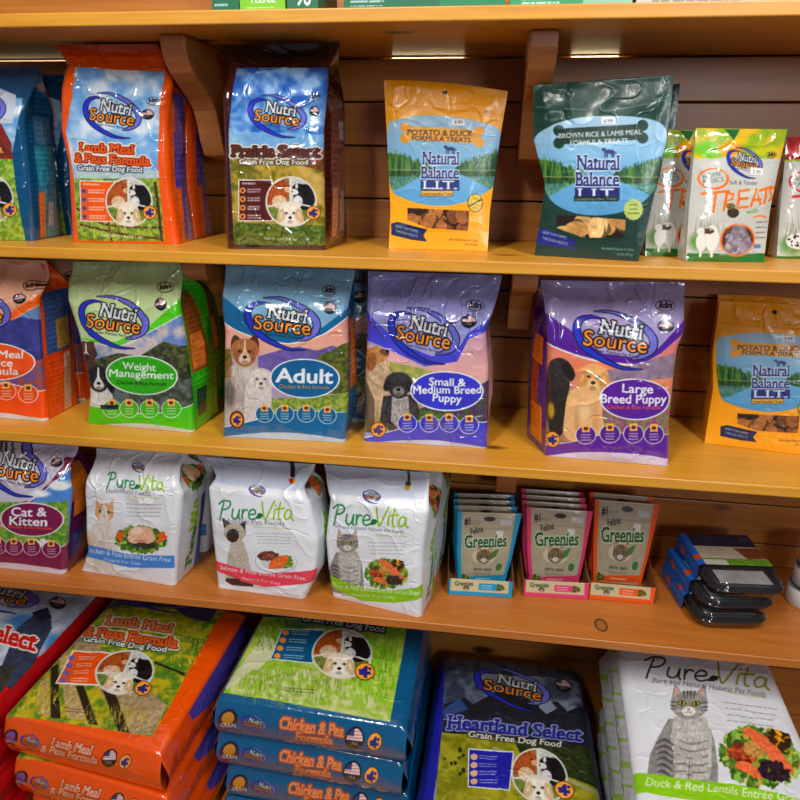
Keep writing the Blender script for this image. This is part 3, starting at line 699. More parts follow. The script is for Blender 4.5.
def leafbits(s, cx, cy, rx, ry, cs, n, r, seed=1):
    rs = np.random.RandomState(seed)
    for i in range(n):
        a = rs.rand()*2*pi; q = math.sqrt(rs.rand()); c = np.asarray(cs[rs.randint(len(cs))])*(.8+.4*rs.rand())
        s.ell(cx+rx*q*cos(a), cy+ry*q*sin(a), r*(.6+.8*rs.rand()), r*(.4+.5*rs.rand()), np.clip(c, 0, 1), rs.rand()*180, n=12)
GREENS = [rgb(86,128,48), rgb(118,156,66), rgb(60,100,38), rgb(150,175,90)]
def mk_plate(kind):  # frame 200 x 160
    s = sticker(0, 0, 200, 160)
    if kind == 'salmon':
        s.ell(100, 84, 98, 66, rgb(170,180,195)); s.ell(100, 82, 95, 64, rgb(238,240,245)); s.ell(100, 84, 70, 46, rgb(215,220,228))
        leafbits(s, 66, 52, 48, 26, [rgb(120,70,60), rgb(90,110,50), rgb(150,60,70), rgb(80,60,50)], 110, 9, 3); leafbits(s, 150, 84, 28, 36, GREENS, 90, 8, 4)
        for i in range(3): s.poly([(64+i*14,128-i*14),(72+i*16,82-i*16),(140+i*8,56-i*8),(150+i*4,76),(128+i*6,122-i*8)], rgb(226,120,60), noise=.25, cell=9)
        for i in range(5): s.stroke([(78+i*12,104-i*5),(118+i*9,98-i*3)], 2, rgb(245,170,110), al=.8, sm=False)
    elif kind == 'chicken':
        leafbits(s, 100, 92, 94, 58, GREENS, 340, 11, 5); s.blob(110, 112, 48, 20, rgb(40,30,40), .8)
        for x, y, a in ((22,70,30),(18,90,60),(176,66,-40),(172,92,-60),(186,80,-20)): s.ell(x, y, 18, 9, rgb(226,110,40), a, noise=.2, cell=5)
        s.ell(100, 68, 50, 38, rgb(232,190,160), noise=.14, cell=12); s.ell(70, 92, 24, 18, rgb(238,200,172), 30, noise=.1, cell=8); s.ell(132, 90, 24, 16, rgb(236,196,168), -30, noise=.1, cell=8); s.ell(84, 54, 26, 16, rgb(246,220,198), -20); s.blob(100, 100, 26, 8, rgb(190,130,105), .6)
    else:
        leafbits(s, 100, 82, 96, 72, GREENS+[rgb(170,150,60)], 420, 10, 6)
        leafbits(s, 150, 38, 26, 22, [rgb(226,160,40), rgb(60,50,30)], 50, 9, 2); leafbits(s, 60, 80, 34, 24, [rgb(150,60,40), rgb(180,90,50), rgb(110,40,30)], 110, 7, 8); leafbits(s, 96, 66, 34, 18, [rgb(196,150,90)], 60, 6, 9)
        for x, y, rx, ry, a in ((96,30,34,12,20),(120,52,44,14,30),(150,84,40,14,38),(66,112,26,13,10),(100,122,24,14,-10)): s.ell(x, y, rx, ry, rgb(228,124,82), a, noise=.2, cell=8)
        leafbits(s, 136, 112, 36, 24, [rgb(36,24,40), rgb(54,36,50)], 130, 6, 12)
    return s
def hand(s, x0, y0, x1, y1, h, g1, g2, wd=None):
    """hand-brushed two-word wordmark between (x0,y0) and (x1,y1), x-height strokes"""
    d = np.array([x1-x0, y1-y0], float)/400; u = np.array([d[1], -d[0]])/np.linalg.norm(d)*h/100
    q = lambda pts: [np.array([x0, y0])+d*x+u*y for x, y in pts]
    w = wd or h*.105
    for pts in ([(14,-8),(22,50),(32,100)], [(4,88),(30,112),(62,108),(66,84),(48,62),(24,56)],
                [(82,62),(78,20),(90,2),(106,14),(116,60)], [(116,60),(114,10),(120,0)], [(132,60),(132,2)], [(132,30),(144,58),(158,54)],
                [(168,28),(198,34),(196,54),(180,60),(166,38),(168,12),(184,0),(206,10)]): s.stroke(q(pts), w, g1)
    s.stroke(q([(208,6),(222,22),(238,26)]), [w*.6, w*3.4, w*.4], g1*.8); s.poly(q([(210,4),(216,26),(240,38),(236,14)]), g1*.85)
    for pts in ([(232,108),(240,40),(252,0),(276,60),(296,112)], [(300,60),(296,4)], [(304,82),(305,86)], [(328,104),(320,40),(324,4),(334,2)], [(306,64),(348,68)],
                [(386,52),(366,58),(352,30),(360,2),(380,14),(388,52),(388,12),(400,-6)]): s.stroke(q(pts), w, g2)
BRAND = mk_brand(); FLAG = mk_flag(); KLN = mk_kln(); FOUR = mk_four(); TRIO = mk_trio(); TABBY = mk_tabby(); SIAM = mk_siamese(); WCAT = mk_white_cat()
PL_S, PL_C, PL_D = mk_plate('salmon'), mk_plate('chicken'), mk_plate('duck')
def benefits(s, x0, y0, x1, y1, c, n=4, icon=rgb(240,170,90), sl=0.0, border=WHITE):
    s.poly([(x0,y0),(x1,y0+sl*(x1-x0)),(x1,y1+sl*(x1-x0)),(x0,y1)], border); b=(y1-y0)*.015+1
    s.poly([(x0+b,y0+b),(x1-b,y0+sl*(x1-x0)+b),(x1-b,y1+sl*(x1-x0)-b),(x0+b,y1-b)], c)
    hh = (y1-y0)/(n+.8)
    s.lines(x0+b*4, y0+hh*.45, x0+(x1-x0)*.6, 1, 1, WHITE, wd=hh*.2, sl=sl)
    for i in range(n):
        y = y0+hh*(i+1.25); s.ell(x0+hh*.5, y, hh*.33, hh*.33, icon); s.ell(x0+hh*.5, y, hh*.2, hh*.2, rgb(120,60,40)); s.lines(x0+hh*1.05, y-hh*.12, x1-(x1-x0)*.25, 2, hh*.28, WHITE, wd=hh*.16, seed=i, sl=sl)
def four_icons(s, pts, r, c):
    for i, (x, y) in enumerate(pts):
        s.ell(x, y, r*1.04, r*.98, WHITE, al=.9); s.ell(x, y, r*.96, r*.9, c); s.rect(x-r*.38, y-r*1.05, x+r*.38, y-r*.3, rgb(244,190,110)); s.ell(x, y-r*.65, r*.24, r*.2, rgb(110,60,30)); s.lines(x-r*.6, y-r*.02, x+r*.6, 3, r*.28, WHITE, wd=r*.12, seed=i, center=True)
def swoosh_bottom(s, left, right, mid, ymid, yb, c, lightc=rgb(226,226,234)):
    """coloured foot with white wave; left/right (x,ytop)"""
    (xl, yl), (xr, yr) = left, right
    top = [(xl, yl), (xl+.28*(xr-xl), yl+.5*(mid-yl)), (xl+.5*(xr-xl), mid), (xl+.75*(xr-xl), mid+.2*(yr-mid)), (xr, yr)]
    s.poly(top+[(xr, yb+80), (xl, yb+80)], c); s.stroke(top, 3, WHITE)
    b = [(xl, ymid+22), (xl+.3*(xr-xl), ymid), (xl+.6*(xr-xl), ymid+4), (xr, ymid+34)]
    t = np.linspace(0, 1, 24); X = xl+t*(xr-xl); Y = ymid+30*(2*t-1)**2*.9+ (t*14)
    s.poly(list(zip(X, Y))+[(xr, yb+90), (xl, yb+90)], lightc)
def gusset(c, panels):
    """side print on a 100x100 sheet; panels: (x0,y0,x1,y1,colour)"""
    def f(s):
        for i, (x0, y0, x1, y1, k) in enumerate(panels):
            s.rect(x0, y0, x1, y1, k, noise=.12, cell=12)
            if y1-y0 > 8: s.lines(x0+4, y0+4, x1-4, int((y1-y0)/3.2), 3, np.clip(k+.35, 0, 1) if k.mean() < .5 else k*.45, wd=.8, seed=i, al=.3)
    return f
# ------------------------------------------------------------------ the boards, brackets and back wall
_k = at_z(601, 625, TOP[3]); KNOT = (float(_k[0]+.25), float(_k[1]-WALL/2))
PINE = wood('golden_pine', rgb(176,114,26), rgb(200,137,36), rgb(214,155,50), seed=1.3)
PINE2 = wood('amber_pine', rgb(148,82,26), rgb(172,98,32), rgb(186,114,42), seed=4.1, knot=KNOT)
PINE3 = wood('dull_pine', rgb(132,76,34), rgb(166,100,46), rgb(186,122,62), seed=7.7)
BACKW = wood('back_pine', rgb(128,74,24), rgb(168,102,34), rgb(190,126,46), seed=2.9)
BRK = wood('bracket_pine', rgb(134,80,38), rgb(166,102,52), rgb(184,122,68), seed=9.0, knots=False)
GLOSS = film('glossy_film', rough=.20, coat=1.0, bump=.22, scale=42, coat_rough=.03)
SATIN = film('satin_pouch', rough=.38, coat=.3, bump=.15, scale=70, coat_rough=.15)
MATTE = film('woven_film', rough=.36, coat=.35, bump=.2, scale=40, coat_rough=.16)
CARD = film('printed_card', rough=.5, coat=.1, bump=.02)
X0, X1 = -1.75, 1.25
labels = ['pine shelf board at the very top edge of the photo, green boxes standing on it', 'second pine shelf board from the top, holding the duck and lamb treat pouches', 'third pine shelf board down, holding the adult and puppy food bags', 'lowest pine shelf board, holding white cat food bags and the plastic tray stack']
XB = (0.0357, -0.521)
for i, zb in enumerate(SH):
    root = empty('wooden_shelf', (-.25, WALL/2, zb), labels[i], 'shelf', 'pine wall shelves')
    V, F = [], []; box_data(X0+.25, X1+.25, -WALL/2, WALL/2-.0005, 0, T, V, F)
    o = mesh_obj('board', V, F, (PINE, PINE, PINE, PINE2)[i], root, smooth=False); bevel(o, .0022, 3)
    for xb in XB:
        # S-curved corbel: profile in depth/height, extruded sideways
        pf = [(.062, 0), (.063, -.022), (.070, -.036), (.084, -.050), (.102, -.062), (.124, -.074), (.144, -.086), (.160, -.100), (.170, -.122), (.178, -.150), (.190, -.172), (WALL-.001, -.185), (WALL-.001, 0)]
        if i > 0: pf = [(.060, 0), (.060, -.020), (.064, -.030), (.074, -.038), (.090, -.042), (.110, -.044), (.150, -.060), (.180, -.090), (.195, -.13), (WALL-.001, -.14), (WALL-.001, 0)]
        V, F = [], []; n = len(pf); w = .041
        for s_ in (0, w):
            for y, z in pf: V.append((xb+s_+.25, y-WALL/2, z-.0004))
        F = [tuple(range(n)), tuple(range(2*n-1, n-1, -1))]+[(j, n+j, n+(j+1) % n, (j+1) % n) for j in range(n)]
        b = mesh_obj('bracket', V, F, BRK, root, smooth=False); bevel(b, .003, 3)
# back wall: horizontal boards with shadow gaps
V, F = [], []
zz = [SH[0]+.60, SH[0]+.40, SH[0]+.20, SH[0]-.0035, SH[0]-.075, SH[0]-.15, SH[0]-.245, TOP[1]-.002]
zs = []
for a, b in zip(zz[2:-1] if False else zz[:-1], zz[1:]): zs.append((b+.0015, a-.0015))
for lo, hi in zs:
    if hi > SH[0] and lo < TOP[0]: hi = hi
for k in (1, 2):
    a = TOP[k]-.002; s = (TOP[k]-TOP[k+1])/3.6
    zs += [(a-s*(j+1)+.0015, a-s*j-.0015) for j in range(3)]+[(TOP[k+1]-.002+.0015, a-s*3-.0015)]
a = TOP[3]-.002; zs += [(a-.13*(j+1)+.0015, a-.13*j-.0015) for j in range(7)]
for lo, hi in zs: box_data(X0, X1, WALL, WALL+.016, lo, hi, V, F)
o = tag(mesh_obj('wall_back', V, F, BACKW, None, smooth=False), kind='structure'); bevel(o, .0015, 2)
V, F = [], []; box_data(X0, X1, WALL+.03, WALL+.05, -.0, 2.7, V, F)
tag(mesh_obj('wall_rear', V, F, plain('dark_plaster', rgb(150,128,92), .8), None, smooth=False), kind='structure')
V, F = [], []; box_data(-2.6, 2.2, -2.8, WALL+.05, -.05, 0, V, F)
tag(mesh_obj('floor', V, F, plain('vinyl_floor', rgb(120,112,104), .45, .1, 8), None, smooth=False), kind='structure')

# ------------------------------------------------------------------ art shared by the blends
def dogfood_front(c, Z, brand, title, sub, border):
    pass
def flipx(img): return img
E1 = (0, 0, 3.078); E2 = (200, 0, 3.075); E3 = (370, 60, 4); E4 = (520, 60, 3.811); E5 = (640, 110, 5)
G1 = (0, 250, 3.636); G2 = (200, 260, 4.2125); G3 = (350, 260, 4); G4 = (520, 270, 4); G5 = (680, 270, 4)
R1 = (0, 430, 3.81); R2 = (190, 440, 4.707); R3 = (310, 450, 4.707); R4 = (430, 470, 3.333); R5 = (640, 470, 4.2125)
B1 = (0, 570, 3.478); B2 = (190, 600, 3.2); B3 = (410, 630, 3.81); B4 = (580, 630, 3.636)
BAGCAT = 'pet food bag'
SKY, SKYL = rgb(120,168,214), rgb(220,230,240)
GRS, GRL = rgb(92,132,50), rgb(160,180,82)

# ---- row 1
def art_lamb(c):
    c.rect(100, 60, 640, 820, rgb(222,98,22)); 
    c.poly([(236,196),(508,210),(492,340),(488,560),(508,742),(240,740),(232,560),(205,400),(225,300)], SKY, c2=SKYL, cell=70)
    c.poly([(232,530),(490,545),(508,742),(240,740)], GRS, c2=GRL, cell=14)
    c.rect(232, 520, 492, 546, rgb(185,200,205), noise=.1); 
    for a in ([(240,640),(330,690),(500,700)], [(250,690),(380,720),(500,735)]): c.stroke(a, 7, rgb(92,62,36))
    c.stroke([(480,560),(500,740)], 9, rgb(84,58,36)); c.stroke([(330,640),(345,740)], 8, rgb(80,60,40)); c.hairs(370, 700, 120, 40, rgb(196,206,110), 160, 22, 2.5, -90, 15)
    c.stamp(BRAND, quad(350, 350, 190, 160, 3))
    c.text('Lamb Meal', 252, 462, 415, 470, 26, rgb(222,104,44), oc=rgb(120,44,14), ow=.12, o2=rgb(238,225,215), ow2=.28, bold=.04, serif=.1)
    c.text('& Peas Formula', 234, 494, 464, 506, 26, rgb(222,104,44), oc=rgb(120,44,14), ow=.12, o2=rgb(238,225,215), ow2=.28, bold=.04, serif=.1)
    c.text('Grain Free Dog Food', 244, 520, 442, 527, 15, WHITE, oc=rgb(70,80,90), ow=.22, bold=.03, serif=.08)
    benefits(c, 250, 552, 372, 680, rgb(226,100,30), sl=.02, icon=rgb(150,120,170))
    c.stamp(TRIO, quad(401, 620, 146, 156)); c.stamp(FOUR, quad(463, 652, 44, 46))
    c.stamp(KLN, quad(474, 306, 42, 32, -8)); c.stamp(FLAG, quad(458, 347, 40, 34)); c.text('Net Wt 5 LB (2.27 kg)', 315, 728, 440, 733, 8, WHITE)
side_lamb = gusset(None, [(0,0,100,100,rgb(218,94,24)), (12,44,88,68,rgb(96,84,170)), (12,68,88,98,rgb(88,80,165)), (18,24,84,44,rgb(110,100,175)), (14,72,36,98,rgb(226,110,40)), (56,76,84,98,rgb(150,150,190))])
lamb = stand_bag('dog_food_bag', 'orange lamb meal and peas dog food bag with sky blue front, on the second shelf', BAGCAT, 'gusseted dog food bags on the second shelf', TOP[1],
  [(218,745),(205,500),(182,400),(205,190),(165,128)], [(550,752),(524,580),(515,380),(528,245),(480,125)], .075, art_lamb, E1, GLOSS, side=side_lamb, seed=3, backc=rgb(210,90,24), seal=.07, seal_c=rgb(200,78,24))
copy_thing(lamb, (-.006, .098, 0), 'second orange dog food bag, only its side showing behind the lamb and peas bag', 'gusseted dog food bags on the second shelf')

def art_chickpea(c):
    c.rect(-500, 100, 300, 860, rgb(12,84,122))
    c.poly([(-260,300),(70,300),(42,480),(78,742),(-260,742)], SKY, c2=SKYL, cell=50)
    c.poly([(-260,250),(-10,262),(50,290),(45,380),(-260,380)], rgb(200,208,220))
    c.poly([(-60,420),(10,380),(40,440),(44,490),(-60,490)], rgb(130,50,44), noise=.2)
    c.poly([(-260,480),(44,490),(78,742),(-260,742)], rgb(110,148,52), c2=rgb(170,190,90), cell=12); c.hairs(-80, 640, 140, 90, rgb(190,205,120), 160, 30, 3, -85, 20)
    c.stamp(BRAND, quad(-70, 330, 190, 160, 3)); c.text('Formula', -140, 480, 16, 470, 24, rgb(222,150,60), oc=rgb(40,50,60), bold=.04, serif=.1)
    c.stamp(TRIO, quad(-24, 612, 146, 156)); c.stamp(FOUR, quad(36, 645, 44, 46))
side_chick = gusset(None, [(0,0,100,100,rgb(16,80,112)), (14,45,86,70,rgb(60,140,160)), (14,70,86,98,rgb(88,150,165)), (14,72,32,98,rgb(226,130,60)), (44,78,66,92,rgb(200,190,190)), (20,28,84,44,rgb(80,120,150))])
chp = stand_bag('dog_food_bag', 'teal blue dog food bag cut by the left photo edge on the second shelf', BAGCAT, 'gusseted dog food bags on the second shelf', TOP[1],
  [(-230,735),(-235,500),(-240,200)], [(105,742),(92,560),(72,390),(100,270),(122,204)], .085, art_chickpea, E1, GLOSS, side=side_chick, seed=8, backc=rgb(12,80,116), seal=.06, seal_c=rgb(10,66,100))

def art_prairie(c):
    c.rect(30, 80, 480, 800, rgb(64,24,26)); 
    c.poly([(108,180),(398,180),(378,400),(386,755),(106,752),(88,400),(95,300)], rgb(48,104,178), c2=rgb(158,190,224), cell=60, grad=None)
    c.poly([(90,390),(380,400),(380,450),(92,450)], rgb(150,190,215), al=.7, noise=.1)
    c.poly([(92,440),(380,448),(386,755),(106,752)], rgb(116,112,40), c2=rgb(186,158,72), cell=26)
    c.poly([(230,470),(300,500),(380,640),(384,540),(300,490)], rgb(206,178,110), al=.8); c.poly([(300,446),(380,448),(384,520),(320,500)], rgb(130,80,50), noise=.3, cell=8)
    c.poly([(106,680),(386,690),(386,755),(106,752)], rgb(70,86,34), c2=rgb(110,130,50), cell=10)
    c.stamp(BRAND, quad(238, 342, 190, 152, 3))
    c.text('Prairie Select', 102, 470, 366, 472, 34, rgb(96,50,44), oc=rgb(40,16,16), ow=.08, o2=rgb(222,210,204), ow2=.2, bold=.045, serif=.1)
    c.text('Grain Free Dog Food', 124, 494, 334, 496, 15, rgb(240,235,225), oc=rgb(90,80,60), ow=.25, bold=.03, serif=.08)
    benefits(c, 120, 544, 226, 676, rgb(88,36,36)); c.stamp(TRIO, quad(282, 614, 158, 164)); c.stamp(FOUR, quad(349, 650, 46, 46))
    c.stamp(KLN, quad(356, 280, 42, 32, -8)); c.stamp(FLAG, quad(352, 326, 32, 34)); c.text('Net Wt 5 LB (2.27 kg)', 200, 735, 300, 738, 8, WHITE)
side_prairie = gusset(None, [(0,0,100,100,rgb(64,24,26)), (20,30,84,50,rgb(126,84,74)), (20,50,84,66,rgb(118,76,66)), (20,66,84,96,rgb(122,86,80)), (24,70,44,94,rgb(210,150,110)), (56,72,80,92,rgb(170,160,160)), (56,36,84,46,rgb(190,185,190))])
stand_bag('dog_food_bag', 'dark maroon dog food bag with deep blue sky and prairie picture, on the second shelf', BAGCAT, 'gusseted dog food bags on the second shelf', TOP[1],
  [(80,765),(70,400),(64,270),(85,200),(50,112)], [(385,770),(380,500),(390,250),(398,180),(430,105)], .125, art_prairie, E2, GLOSS, back_shift=.022, side=side_prairie, seed=13, backc=rgb(60,22,24), seal=.08, seal_c=rgb(40,20,26), amp=.003)

# ---- treat pouches
def lake(c, pts, y0, y1, xl, xr, s=1.0):
    pts = smooth_loop(pts); c.poly(pts, rgb(164,202,226), grad=[(0, rgb(176,202,222)), (.5, rgb(130,180,212)), (1, rgb(90,152,196))]); c.clip_poly(pts)
    ym = (y0+y1)/2; rs = np.random.RandomState(4)
    for sx, xe in ((0, xl), (1, xr)):
        d_ = (1-2*sx)*abs(xr-xl); c.poly([(xe-d_*.1, ym-74*s), (xe+d_*.12, ym-62*s), (xe+d_*.26, ym-34*s), (xe+d_*.40, ym-10*s), (xe+d_*.40, ym+6*s), (xe+d_*.24, ym+40*s), (xe+d_*.1, ym+78*s), (xe-d_*.1, ym+84*s)], rgb(40,88,50), c2=rgb(110,150,62), cell=7)
        for i in range(90):
            t = rs.rand(); x = xe+(1-2*sx)*t*abs(xr-xl)*.38; hh = (86-58*t)*s*(.6+.6*rs.rand()); k = [rgb(44,92,52), rgb(28,66,52), rgb(96,140,60), rgb(60,110,60)][rs.randint(4)]
            c.poly([(x-9*s, ym), (x, ym-hh), (x+9*s, ym)], k, al=.9); c.poly([(x-9*s, ym), (x, ym+hh*.7), (x+9*s, ym)], k*.8, al=.6)
    c.rect(xl, ym+26*s, xr, y1+90, rgb(120,178,216), al=.45); c.stroke([(xl, ym), (xr, ym+2)], 4*s, rgb(150,170,110), al=.8); c.clip_poly()
def bone(c, x0, y0, x1, y1, r, k):
    c.poly([(x0,y0-r),(x1,y1-r),(x1,y1+r),(x0,y0+r)], k)
    for x, y in ((x0,y0-r*.8),(x0,y0+r*.8),(x1,y1-r*.8),(x1,y1+r*.8)): c.ell(x, y, r*.72, r*.72, k)
def natural(c, cx, cy, w, blue, third=None):
    h = w*.28
    c.text('Natural', cx-w*.47, cy+h*.12, cx+w*.5, cy+h*.15, h*1.2, blue, o2=rgb(225,232,240), ow2=.07, bold=.02, serif=.09)
    c.text('Balance', cx-w*.5, cy+h*1.48, cx+w*.5, cy+h*1.5, h*1.12, blue, o2=rgb(225,232,240), ow2=.07, bold=.02, serif=.09)
    c.rect(cx-w*.53, cy+h*1.62, cx+w*.52, cy+h*2.66, blue); c.text('L.I.T.', cx-w*.44, cy+h*2.5, cx+w*.44, cy+h*2.52, h*.78, rgb(220,228,238), serif=.1, bold=.02)
    # standing dog emblem
    a, b = cx+w*.28, cy-h*1.38
    c.ell(a, b, w*.12, w*.05, blue); c.ell(a-w*.13, b-w*.05, w*.05, w*.045, blue); c.stroke([(a+w*.11,b),(a+w*.16,b+w*.05)], w*.025, blue, sm=False)
    for x in (-.1, -.05, .06, .1): c.stroke([(a+w*x, b), (a+w*x, b+w*.12)], w*.03, blue, sm=False)
def biscuits(c, pts, cols, n, r, seed=2, bg=rgb(60,40,34)):
    c.poly(pts, bg); c.clip_poly(pts); P = np.array(pts); rs = np.random.RandomState(seed)
    for i in range(n):
        x = P[:, 0].min()+rs.rand()*np.ptp(P[:, 0]); y = P[:, 1].min()+rs.rand()*np.ptp(P[:, 1]); k = cols[rs.randint(len(cols))]
        c.ell(x+3, y+4, r, r*.72, k*.5, rs.rand()*180); c.ell(x, y, r*(.8+.4*rs.rand()), r*.7, k, rs.rand()*180, noise=.25, cell=r*.5)
    c.clip_poly()
def art_duck(c):
    c.rect(20, 60, 600, 800, rgb(238,170,28)); c.stroke([(64,170),(540,215)], 3, rgb(208,140,20), sm=False); c.stroke([(60,190),(540,236)], 3, rgb(250,196,70), sm=False)
    bl = [(66,270),(110,236),(200,218),(320,222),(440,244),(530,290),(520,470),(440,545),(330,580),(230,580),(130,552),(78,500)]
    lake(c, bl, 380, 500, 66, 528)
    bone(c, 140, 290, 440, 306, 28, rgb(226,164,40)); c.text('POTATO & DUCK', 150, 298, 414, 304, 22, rgb(40,32,34), serif=.05, bold=.015); c.text('FORMULA TREATS', 168, 320, 404, 328, 18, rgb(40,32,34), serif=.05, bold=.01)
    natural(c, 282, 412, 148, rgb(36,50,120)); c.rect(204, 522, 334, 546, rgb(60,46,50)); c.rect(206, 524, 332, 544, rgb(226,180,80)); c.text('Limited Ingredient Treats', 210, 540, 328, 541, 11, rgb(40,34,40))
    c.lines(230, 556, 330, 2, 12, rgb(90,120,150), seed=2, center=True)
    biscuits(c, [(150,592),(398,604),(392,684),(228,672),(150,640)], [rgb(150,100,60), rgb(122,80,50), rgb(170,118,72)], 16, 34)
    c.poly([(84,655),(110,648),(230,678),(214,702),(228,727),(170,720),(84,700)], rgb(30,46,92)); c.text('GREAT FOR PUPPIES', 100, 668, 192, 692, 10, WHITE); c.text('THROUGH ADULTS', 100, 688, 190, 710, 10, WHITE)
    c.ell(422, 572, 31, 38, rgb(60,60,30)); c.ell(422, 572, 28, 35, rgb(214,186,60)); c.stroke([(398,585),(446,560)], 5, rgb(60,60,30)); c.lines(400, 556, 444, 4, 12, rgb(60,60,30), seed=5, center=True)
    c.text('No Artificial Flavors or Colors', 318, 722, 432, 728, 10, rgb(70,55,20)); c.text('14 OZ', 380, 742, 430, 744, 9, rgb(70,55,20)); c.ell(301, 122, 10, 9, rgb(30,20,15)); c.text('EASY OPEN', 462, 202, 496, 205, 5, rgb(60,40,20))
    c.rect(330, 232, 382, 258, rgb(235,235,235), sl=.05); c.text('6.99', 340, 252, 372, 254, 14, rgb(90,90,100))
def art_lambtreat(c):
    c.rect(10, 30, 640, 800, rgb(26,66,58)); 
    for y in range(92, 240, 5): c.stroke([(40,y+8),(600,y-16)], 1.6, rgb(38,84,72), sm=False)
    for y in range(560, 760, 5): c.stroke([(40,y),(560,y+10)], 1.6, rgb(20,56,50), sm=False)
    c.stroke([(60,176),(330,190),(560,150)], 4, rgb(96,130,118)); c.stroke([(60,196),(580,190)], 3, rgb(14,40,36))
    bl = [(52,300),(120,250),(220,220),(330,212),(450,216),(540,240),(566,300),(545,420),(510,500),(440,560),(330,590),(220,585),(130,545),(88,480),(66,390)]
    lake(c, bl, 390, 500, 55, 560)
    bone(c, 150, 292, 470, 272, 30, rgb(24,60,52)); c.text('BROWN RICE & LAMB MEAL', 150, 298, 466, 282, 18, rgb(232,236,232), serif=.05, bold=.01); c.text('FORMULA TREATS', 194, 326, 414, 316, 18, rgb(232,236,232), serif=.05, bold=.01)
    natural(c, 298, 412, 162, rgb(34,44,110)); c.rect(208, 518, 376, 538, rgb(20,40,44)); c.text('Limited Ingredient Treats', 214, 534, 370, 533, 10, rgb(220,220,200))
    c.lines(240, 552, 350, 2, 11, rgb(60,90,120), seed=2, center=True)
    biscuits(c, [(140,588),(404,608),(400,678),(240,676),(144,640)], [rgb(214,176,118), rgb(196,154,98), rgb(226,192,140)], 9, 44, seed=5, bg=rgb(46,36,32))
    c.poly([(62,650),(90,640),(220,690),(200,706),(222,722),(130,712),(62,698)], rgb(36,50,130)); c.text('GREAT FOR PUPPIES', 84, 660, 178, 682, 10, WHITE); c.text('THROUGH ADULTS', 84, 682, 180, 706, 10, WHITE)
    t = np.linspace(0, 2*pi, 49); rr = 1+.06*np.cos(t*16); c.poly(np.stack([434+36*rr*np.cos(t), 570+40*rr*np.sin(t)], 1), rgb(190,204,124)); c.lines(410, 552, 458, 3, 16, rgb(40,60,30), seed=7, center=True, wd=4)
    c.text('No Artificial Flavors or Colors', 312, 722, 434, 728, 10, rgb(210,220,210)); c.text('14 OZ (397 g)', 370, 744, 428, 746, 9, rgb(210,220,210)); c.ell(312, 102, 10, 9, rgb(6,16,14))
    c.rect(312, 214, 366, 246, rgb(225,232,238)); c.text('6.99', 322, 238, 356, 238, 13, rgb(90,90,100))
TG = 'resealable dog treat pouches'
duck = stand_bag('treat_pouch', 'yellow duck treat pouch on the second shelf, hang hole on top and biscuit window', 'treat pouch', TG, TOP[1],
  [(75,755),(82,600),(66,270),(55,80)], [(470,765),(480,600),(522,300),(552,125)], .06, art_duck, E3, SATIN, doy=True, seed=21, amp=.0012, patches=[('price_sticker', (331,233,381,258), .0006, CARD, True), ('treat_window', (150,594,396,682), .0004, GLOSS, False)], backc=rgb(230,160,30), seal=.12, texel=.0008, topbow=.004, seal_name='zip_header', bulge=.010)
lt = stand_bag('treat_pouch', 'dark green lamb treat pouch on the second shelf, pale biscuits in its window', 'treat pouch', TG, TOP[1],
  [(55,745),(96,480),(52,300),(52,95)], [(450,768),(500,560),(560,300),(588,55)], .065, art_lambtreat, E4, SATIN, doy=True, seed=22, amp=.0014, front_top=.22, patches=[('price_sticker', (313,215,365,245), .0006, CARD, True), ('treat_window', (144,592,402,676), .0004, GLOSS, False)], backc=rgb(24,60,54), seal=.13, seal_name='zip_header', bulge=.010)
copy_thing(lt, (.036, .112, -.0), 'dark green treat pouch half hidden behind the lamb treat pouch on the second shelf', TG)
